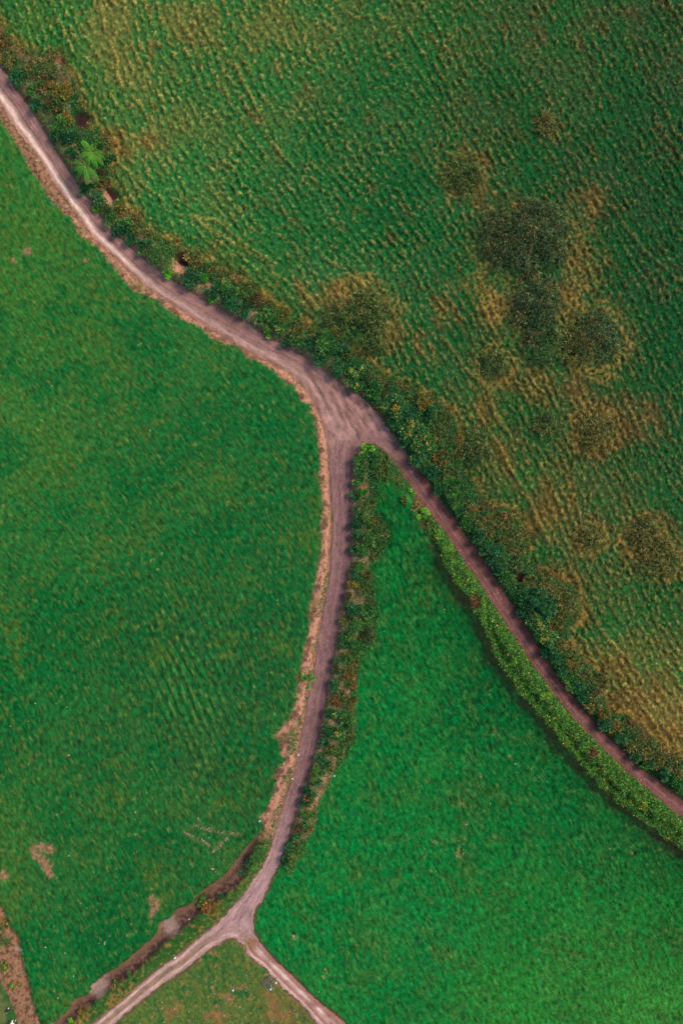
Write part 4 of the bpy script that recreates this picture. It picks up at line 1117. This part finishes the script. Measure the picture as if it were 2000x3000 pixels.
def stone_mesh(seed):
    r_ = np.random.default_rng(seed)
    import bmesh
    bm = bmesh.new(); bmesh.ops.create_icosphere(bm, subdivisions=2, radius=1)
    for vtx in bm.verts:
        p = vtx.co; k = 1 + 0.22 * math.sin(p.x * 3.1 + seed) * math.cos(p.y * 2.7 + seed * 2) + 0.06 * r_.normal()
        vtx.co = Vector((p.x * 1.15 * k, p.y * 0.85 * k, max(-0.35, p.z * 0.6 * k)))
    me = bpy.data.meshes.new('stone'); bm.to_mesh(me); bm.free(); me.materials.append(M_STONE)
    for pl_ in me.polygons: pl_.use_smooth = False
    return me


SM = [stone_mesh(i) for i in range(5)]
ST = {
    'bottom': [(722, 2855, 3.4), (632, 2871, 2.6), (624, 2874, 2), (745, 2919, 3), (720, 2900, 2.4), (703, 2947, 3.4), (733, 2964, 3), (720, 2975, 3.4), (709, 2993, 3), (862, 2957, 3), (850, 2962, 2.4),
               (871, 2990, 2.6), (800, 2989, 2.2), (555, 2961, 3), (546, 2974, 2.4), (513, 2953, 3), (657, 2972, 2.4), (682, 2994, 2.6), (588, 2959, 2), (630, 2909, 2.6), (619, 2911, 2.6), (582, 2852, 2),
               (540, 2947, 2), (476, 2934, 2.4), (478, 2951, 2.6), (499, 2943, 2), (452, 2964, 3), (482, 2991, 3), (522, 2974, 2.2), (648, 2934, 2), (612, 2990, 2.2)],
    'mid': [(1281, 2467, 3.2), (1293, 2469, 3), (1321, 2467, 2.6), (1342, 2463, 2.6), (1243, 2487, 3), (1365, 2414, 3.6), (1355, 2473, 2), (1355, 2489, 3), (1356, 2498, 3), (1336, 2507, 3), (1276, 2552, 2.2),
            (1428, 2029, 3), (1584, 2162, 2.6), (1602, 2198, 2.6), (1614, 2199, 2.6), (1505, 2233, 2.6), (1406, 2273, 3), (1569, 2266, 2.4), (1573, 2271, 2.2), (1596, 2283, 2.2), (1434, 2352, 2.6),
            (1778, 2478, 2.8), (1842, 2489, 2.6), (1550, 2246, 3), (1106, 1688, 2.8), (1125, 1849, 2.4), (1298, 1782, 2.2), (860, 2742, 5), (864, 2750, 4), (879, 2781, 2.6), (952, 2840, 3), (934, 2904, 2.4)],
    'left': [(203, 2067, 2.8), (91, 2108, 3), (39, 2122, 2.6), (208, 2208, 4.2), (91, 2233, 3), (112, 2056, 3), (400, 2375, 4), (400, 2396, 2.4), (583, 2392, 3), (206, 2502, 3), (283, 2516, 2), (279, 2550, 3), (404, 2491, 2.6),
             (625, 2540, 4), (634, 2548, 2.6), (658, 2514, 3), (163, 2708, 2.8), (195, 2786, 3), (138, 2769, 3.4), (310, 2758, 4), (295, 2758, 3), (220, 2853, 3), (388, 2702, 3), (241, 2641, 3), (259, 2655, 2.4), (324, 2737, 2.6),
             (580, 1903, 3), (656, 1918, 2.2), (520, 1888, 2.4), (175, 1617, 2), (136, 815, 2.4), (412, 880, 2.4), (281, 811, 2), (443, 1263, 2.6), (175, 2916, 3.2), (85, 2963, 2.4), (488, 2481, 2.2), (495, 2483, 2.2), (374, 2908, 2), (632, 2065, 2.8)],
    'line': [(545, 2433, 2.6), (552, 2437, 3), (560, 2441, 3.6), (567, 2444, 2.4), (576, 2448, 2), (585, 2450, 2.6), (594, 2453, 3), (600, 2458, 3.2), (606, 2464, 2.8), (614, 2470, 2), (578, 2413, 2.6), (584, 2418, 2), (592, 2421, 2.4),
             (602, 2426, 2.4), (610, 2424, 2.6), (615, 2420, 3), (616, 2430, 2.4), (634, 2430, 2), (642, 2431, 2.6), (652, 2434, 2), (664, 2437, 2.4), (672, 2430, 2), (684, 2434, 2), (694, 2437, 2.4), (667, 2451, 3.2), (664, 2457, 2.4),
             (657, 2465, 2), (650, 2473, 2.4), (643, 2480, 2), (636, 2484, 2.4), (628, 2489, 3.6), (614, 2448, 3), (640, 2462, 2.4), (600, 2437, 2)],
}
LAB = {'bottom': ('pale stone among bare spots in the field between the two lower lanes', 'stones in the field between the two lower lanes'),
       'mid': ('pale stone lying in the bright green middle field', 'stones in the bright green middle field'),
       'left': ('pale stone lying in the large pasture on the left', 'stones scattered over the large left pasture'),
       'line': ('pale stone of the broken rows of rubble beside the ditch head', 'stones of the broken rubble rows')}
si = 0
for key, lst in ST.items():
    for (u, v, r) in lst:
        x, y = W(u, v); o = obj('stone', SM[si % 5]); si += 1
        sc = r / S * random.uniform(0.5, 0.85)
        o.scale = (sc * random.uniform(.9, 1.3), sc * random.uniform(.8, 1.1), sc)
        o.rotation_euler = (0, 0, random.uniform(0, 6.28))
        o.location = (x, y, float(gz(np.array([x]), np.array([y]))[0]) + 0.015)
        tag(o, LAB[key][0], 'stone', LAB[key][1])
M_WHITE = mat_plain("bright_marker", (0.86, 0.84, 0.80), 0.6, 0, 0.06, 6)
for (u, v, r, lab) in [(857, 2281, 2.6, 'white rock at the left rim of the middle lane'), (874, 2211, 3, 'pale rock on the verge beside the middle lane'), (978, 2271, 4, 'bright white rock on the grass right of the middle hedgerow'),
                       (513, 2807, 4.2, 'flat white rock on the upper rim of the lower left lane'), (554, 2695, 1.8, 'small white rock inside the dark ditch'), (762, 2400, 2.6, 'pale grey rock at the end of the straw verge')]:
    x, y = W(u, v); me = SM[si % 5].copy(); si += 1; me.materials[0] = M_WHITE
    o = obj('rock', me); sc = r / S * 0.8
    o.scale = (sc * 1.2, sc * .9, sc); o.rotation_euler = (0, 0, random.uniform(0, 6)); o.location = (x, y, float(gz(np.array([x]), np.array([y]))[0]) + 0.03)
    tag(o, lab, 'rock')

# ------------------------------------------------------------------ gate, posts
import bmesh
M_TUBE = mat_plain("galvanised_tube", (0.20, 0.22, 0.13), 0.6, 0.0, 0.2, 8)
M_SLAT = mat_plain("weathered_board", (0.15, 0.09, 0.075), 0.85, 0, 0.25, 5)
M_POST = mat_plain("white_post_cap", (0.86, 0.84, 0.82), 0.5, 0, 0.05, 6)
M_WOOD = mat_plain("post_wood", (0.30, 0.22, 0.17), 0.85, 0, 0.25, 9)


def bars(name, segs, w, mat, parent=None):
    bm = bmesh.new()
    for a, b in segs:
        a = Vector(a); b = Vector(b); d = b - a; L = d.length
        r = bmesh.ops.create_cone(bm, cap_ends=True, segments=8, radius1=w, radius2=w, depth=L)
        q_ = d.to_track_quat('Z', 'Y').to_matrix().to_4x4(); q_.translation = (a + b) / 2
        bmesh.ops.transform(bm, matrix=q_, verts=r['verts'])
    me = bpy.data.meshes.new(name); bm.to_mesh(me); bm.free(); me.materials.append(mat)
    return obj(name, me, parent)


def boards(name, boxes, mat, parent=None):
    bm = bmesh.new()
    for (c, s) in boxes:
        r = bmesh.ops.create_cube(bm, size=1)
        for vtx in r['verts']: vtx.co = Vector((vtx.co.x * s[0] + c[0], vtx.co.y * s[1] + c[1], vtx.co.z * s[2] + c[2]))
    me = bpy.data.meshes.new(name); bm.to_mesh(me); bm.free(); me.materials.append(mat)
    return obj(name, me, parent)


gxp, gyp = W(788.5, 2878)
g0 = float(gz(np.array([gxp]), np.array([gyp]))[0])
gate = bpy.data.objects.new('field_gate', None); COL.objects.link(gate)
gate.location = (gxp, gyp, g0 + 0.05); gate.rotation_euler = (math.radians(6), math.radians(-4), math.radians(-50))
tag(gate, 'broken field gate of tubes and boards lying beside the lower right lane', 'gate')
a_, b_ = 0.62, 0.62       # local x runs towards the lane, y away to the upper right
fr = bars('frame', [((-a_, -b_, .1), (a_, -b_, .1)), ((a_, -b_, .1), (a_, b_, .1)), ((a_, b_, .1), (-a_, b_, .1)), ((-a_, b_, .1), (-a_, -b_, .1)), ((-a_, 0, .1), (a_, 0, .1))], 0.026, M_TUBE, gate)
for k in range(5):
    xx = -a_ + 2 * a_ * (k + 1) / 6
    bars('rail', [((xx, -b_, .105), (xx, b_, .105))], 0.016, M_TUBE, gate)
for k in range(3):
    boards('board', [((-a_ + .07 + k * 0.13, 0.0, .155), (0.095, 1.3, 0.025))], M_SLAT, gate)
for (u, v, lab) in [(809, 2880, 'white capped gate post on the lane side of the broken gate'), (793.5, 2896, 'white capped gate post at the lower corner of the broken gate'),
                    (683.5, 2899, 'lone white capped post standing in the grass between the lower lanes')]:
    hp_ = 0.95; x, y = W(u, v); k = 1 - hp_ / H_CAM; x *= k; y *= k; zz = float(gz(np.array([x]), np.array([y]))[0])
    r = bpy.data.objects.new('gate_post' if 'gate' in lab else 'fence_post', None); COL.objects.link(r); r.location = (x, y, zz)
    tag(r, lab, 'post')
    bars('shaft', [((0, 0, -0.3), (0, 0, hp_))], 0.05, M_WOOD, r)
    bars('cap', [((0, 0, hp_ - 0.02), (0, 0, hp_ + .07))], 0.085, M_POST, r)

# ------------------------------------------------------------------ two animals in the bottom left corner


def skinned(name, verts, edges, radii, mat, parent, root=0):
    me = bpy.data.meshes.new(name); me.from_pydata(verts, edges, []); me.update()
    o = obj(name, me, parent)
    md = o.modifiers.new('skin', 'SKIN')
    if not me.skin_vertices: pass
    for i, r in enumerate(radii):
        me.skin_vertices[0].data[i].radius = (r, r) if not isinstance(r, tuple) else r
        me.skin_vertices[0].data[i].use_root = (i == root)
    s = o.modifiers.new('sub', 'SUBSURF'); s.levels = 2; s.render_levels = 2
    me.materials.append(mat)
    return o


def hide_mat(name, c1, c2, axis_scale, thr, soft=0.03):
    m = bpy.data.materials.new(name); m.use_nodes = True
    nt = m.node_tree; n = nt.nodes; l = nt.links; b = n['Principled BSDF']; b.inputs['Roughness'].default_value = 0.8
    tc = n.new('ShaderNodeTexCoord'); no = n.new('ShaderNodeTexNoise'); no.inputs['Scale'].default_value = axis_scale; no.inputs['Detail'].default_value = 1
    l.new(tc.outputs['Object'], no.inputs['Vector'])
    cr = n.new('ShaderNodeValToRGB'); cr.color_ramp.elements[0].position = thr - soft; cr.color_ramp.elements[1].position = thr + soft
    cr.color_ramp.elements[0].color = c1 + (1,); cr.color_ramp.elements[1].color = c2 + (1,)
    l.new(no.outputs[0], cr.inputs[0]); l.new(cr.outputs[0], b.inputs['Base Color'])
    return m


def calf_mat():                               # black trunk, white rump and face
    m = bpy.data.materials.new("calf_hide"); m.use_nodes = True
    nt = m.node_tree; n = nt.nodes; l = nt.links; b = n['Principled BSDF']; b.inputs['Roughness'].default_value = 0.8
    tc = n.new('ShaderNodeTexCoord'); sp = n.new('ShaderNodeSeparateXYZ'); l.new(tc.outputs['Object'], sp.inputs[0])
    no = n.new('ShaderNodeTexNoise'); no.inputs['Scale'].default_value = 9; l.new(tc.outputs['Object'], no.inputs['Vector'])
    ad = n.new('ShaderNodeMath'); ad.operation = 'MULTIPLY_ADD'; ad.inputs[1].default_value = 0.22
    l.new(no.outputs[0], ad.inputs[0]); l.new(sp.outputs['X'], ad.inputs[2])
    cr = n.new('ShaderNodeValToRGB'); e = cr.color_ramp.elements
    mr = n.new('ShaderNodeMapRange'); mr.inputs[1].default_value = -0.6; mr.inputs[2].default_value = 1.2
    l.new(ad.outputs[0], mr.inputs[0]); l.new(mr.outputs[0], cr.inputs[0])
    cr.color_ramp.interpolation = 'CONSTANT'
    e[0].color = (.75, .7, .72, 1); e[0].position = 0
    e[1].color = (.02, .018, .02, 1); e[1].position = 0.19
    q_ = e.new(0.84); q_.color = (.78, .72, .66, 1)
    l.new(cr.outputs[0], b.inputs['Base Color'])
    return m


def bovine(name, u, v, rot, sc, mat, label, lying, parts_mat):
    x, y = W(u, v); zz = float(gz(np.array([x]), np.array([y]))[0])
    r = bpy.data.objects.new(name, None); COL.objects.link(r); r.location = (x, y, zz); r.rotation_euler = (0, 0, rot); r.scale = (sc, sc, sc)
    tag(r, label, name)
    b = 0.0 if not lying else -0.42
    V = [(0, 0, .78 + b), (-.32, 0, .80 + b), (-.5, 0, .78 + b), (.3, 0, .80 + b), (.5, 0, .88 + b), (.68, 0.02, 1.0 + b), (.82, .04, 1.0 + b), (.98, .06, .90 + b), (1.06, .07, .84 + b)]
    E = [(0, 1), (1, 2), (0, 3), (3, 4), (4, 5), (5, 6), (6, 7), (7, 8)]
    Rr = [(.25, .27), (.24, .25), (.15, .16), (.23, .27), (.15, .19), (.10, .13), (.10, .10), (.07, .07), (.05, .05)]
    for (bx, s) in ((-.38, 1), (-.38, -1), (.32, 1), (.32, -1)):
        i = len(V); src = 1 if bx < 0 else 3
        if lying:
            kx = 0.22 if bx < 0 else 0.2
            V += [(bx, s * .2, .26), (bx + kx, s * .32, .14), (bx + kx + .18 * (1 if bx < 0 else -1), s * .34, .06), (bx + kx + (.3 if bx < 0 else -.28), s * .33, .05)]
        else:
            hk = -.10 if bx < 0 else 0.0
            V += [(bx, s * .15, .60), (bx + (.04 if bx < 0 else 0), s * .16, .42), (bx + hk, s * .16, .24), (bx + hk * .6, s * .16, .04)]
        Rr += [(.11, .12), (.065, .07), (.042, .042), (.05, .05)]
        E += [(src, i), (i, i + 1), (i + 1, i + 2), (i + 2, i + 3)]
    i = len(V); V += [(-.66, 0, .70 + b), (-.70, .02, .48 + b * .6)]; Rr += [(.03, .03), (.018, .018)]; E += [(2, i), (i, i + 1)]
    body = skinned('body', V, E, Rr, mat, r)
    for s in (1, -1):
        skinned('ear', [(.76, .04 + s * .08, 1.05 + b), (.73, .04 + s * .17, 1.06 + b), (.72, .04 + s * .23, 1.04 + b)], [(0, 1), (1, 2)], [(.02, .03), (.035, .02), (.008, .008)], parts_mat, r)
        skinned('horn', [(.80, .04 + s * .06, 1.08 + b), (.80, .04 + s * .11, 1.13 + b), (.83, .04 + s * .12, 1.19 + b)], [(0, 1), (1, 2)], [(.018, .018), (.014, .014), (.004, .004)], M_POST, r)
        bm = bmesh.new(); bmesh.ops.create_uvsphere(bm, u_segments=8, v_segments=6, radius=.018)
        me = bpy.data.meshes.new('eye'); bm.to_mesh(me); bm.free(); me.materials.append(M_EYE)
        obj('eye', me, r, (.88, .05 + s * .085, .99 + b))
    return r


M_EYE = mat_plain("eye", (.01, .01, .01), .2)
bovine('calf', 28, 2954, math.radians(64), 0.46, calf_mat(), 'small black calf with white rump and face lying on the grass at lower left', True, mat_plain("black_ear", (.03, .03, .03)))
bovine('cow', 46, 2990, math.radians(-104), 1.0, hide_mat("cow_hide", (.20, .11, .08), (.80, .72, .62), 2.2, 0.40), 'cream cow with brown patches cut off by the bottom edge of the photo', False,
       mat_plain("cream_ear", (.6, .5, .42)))
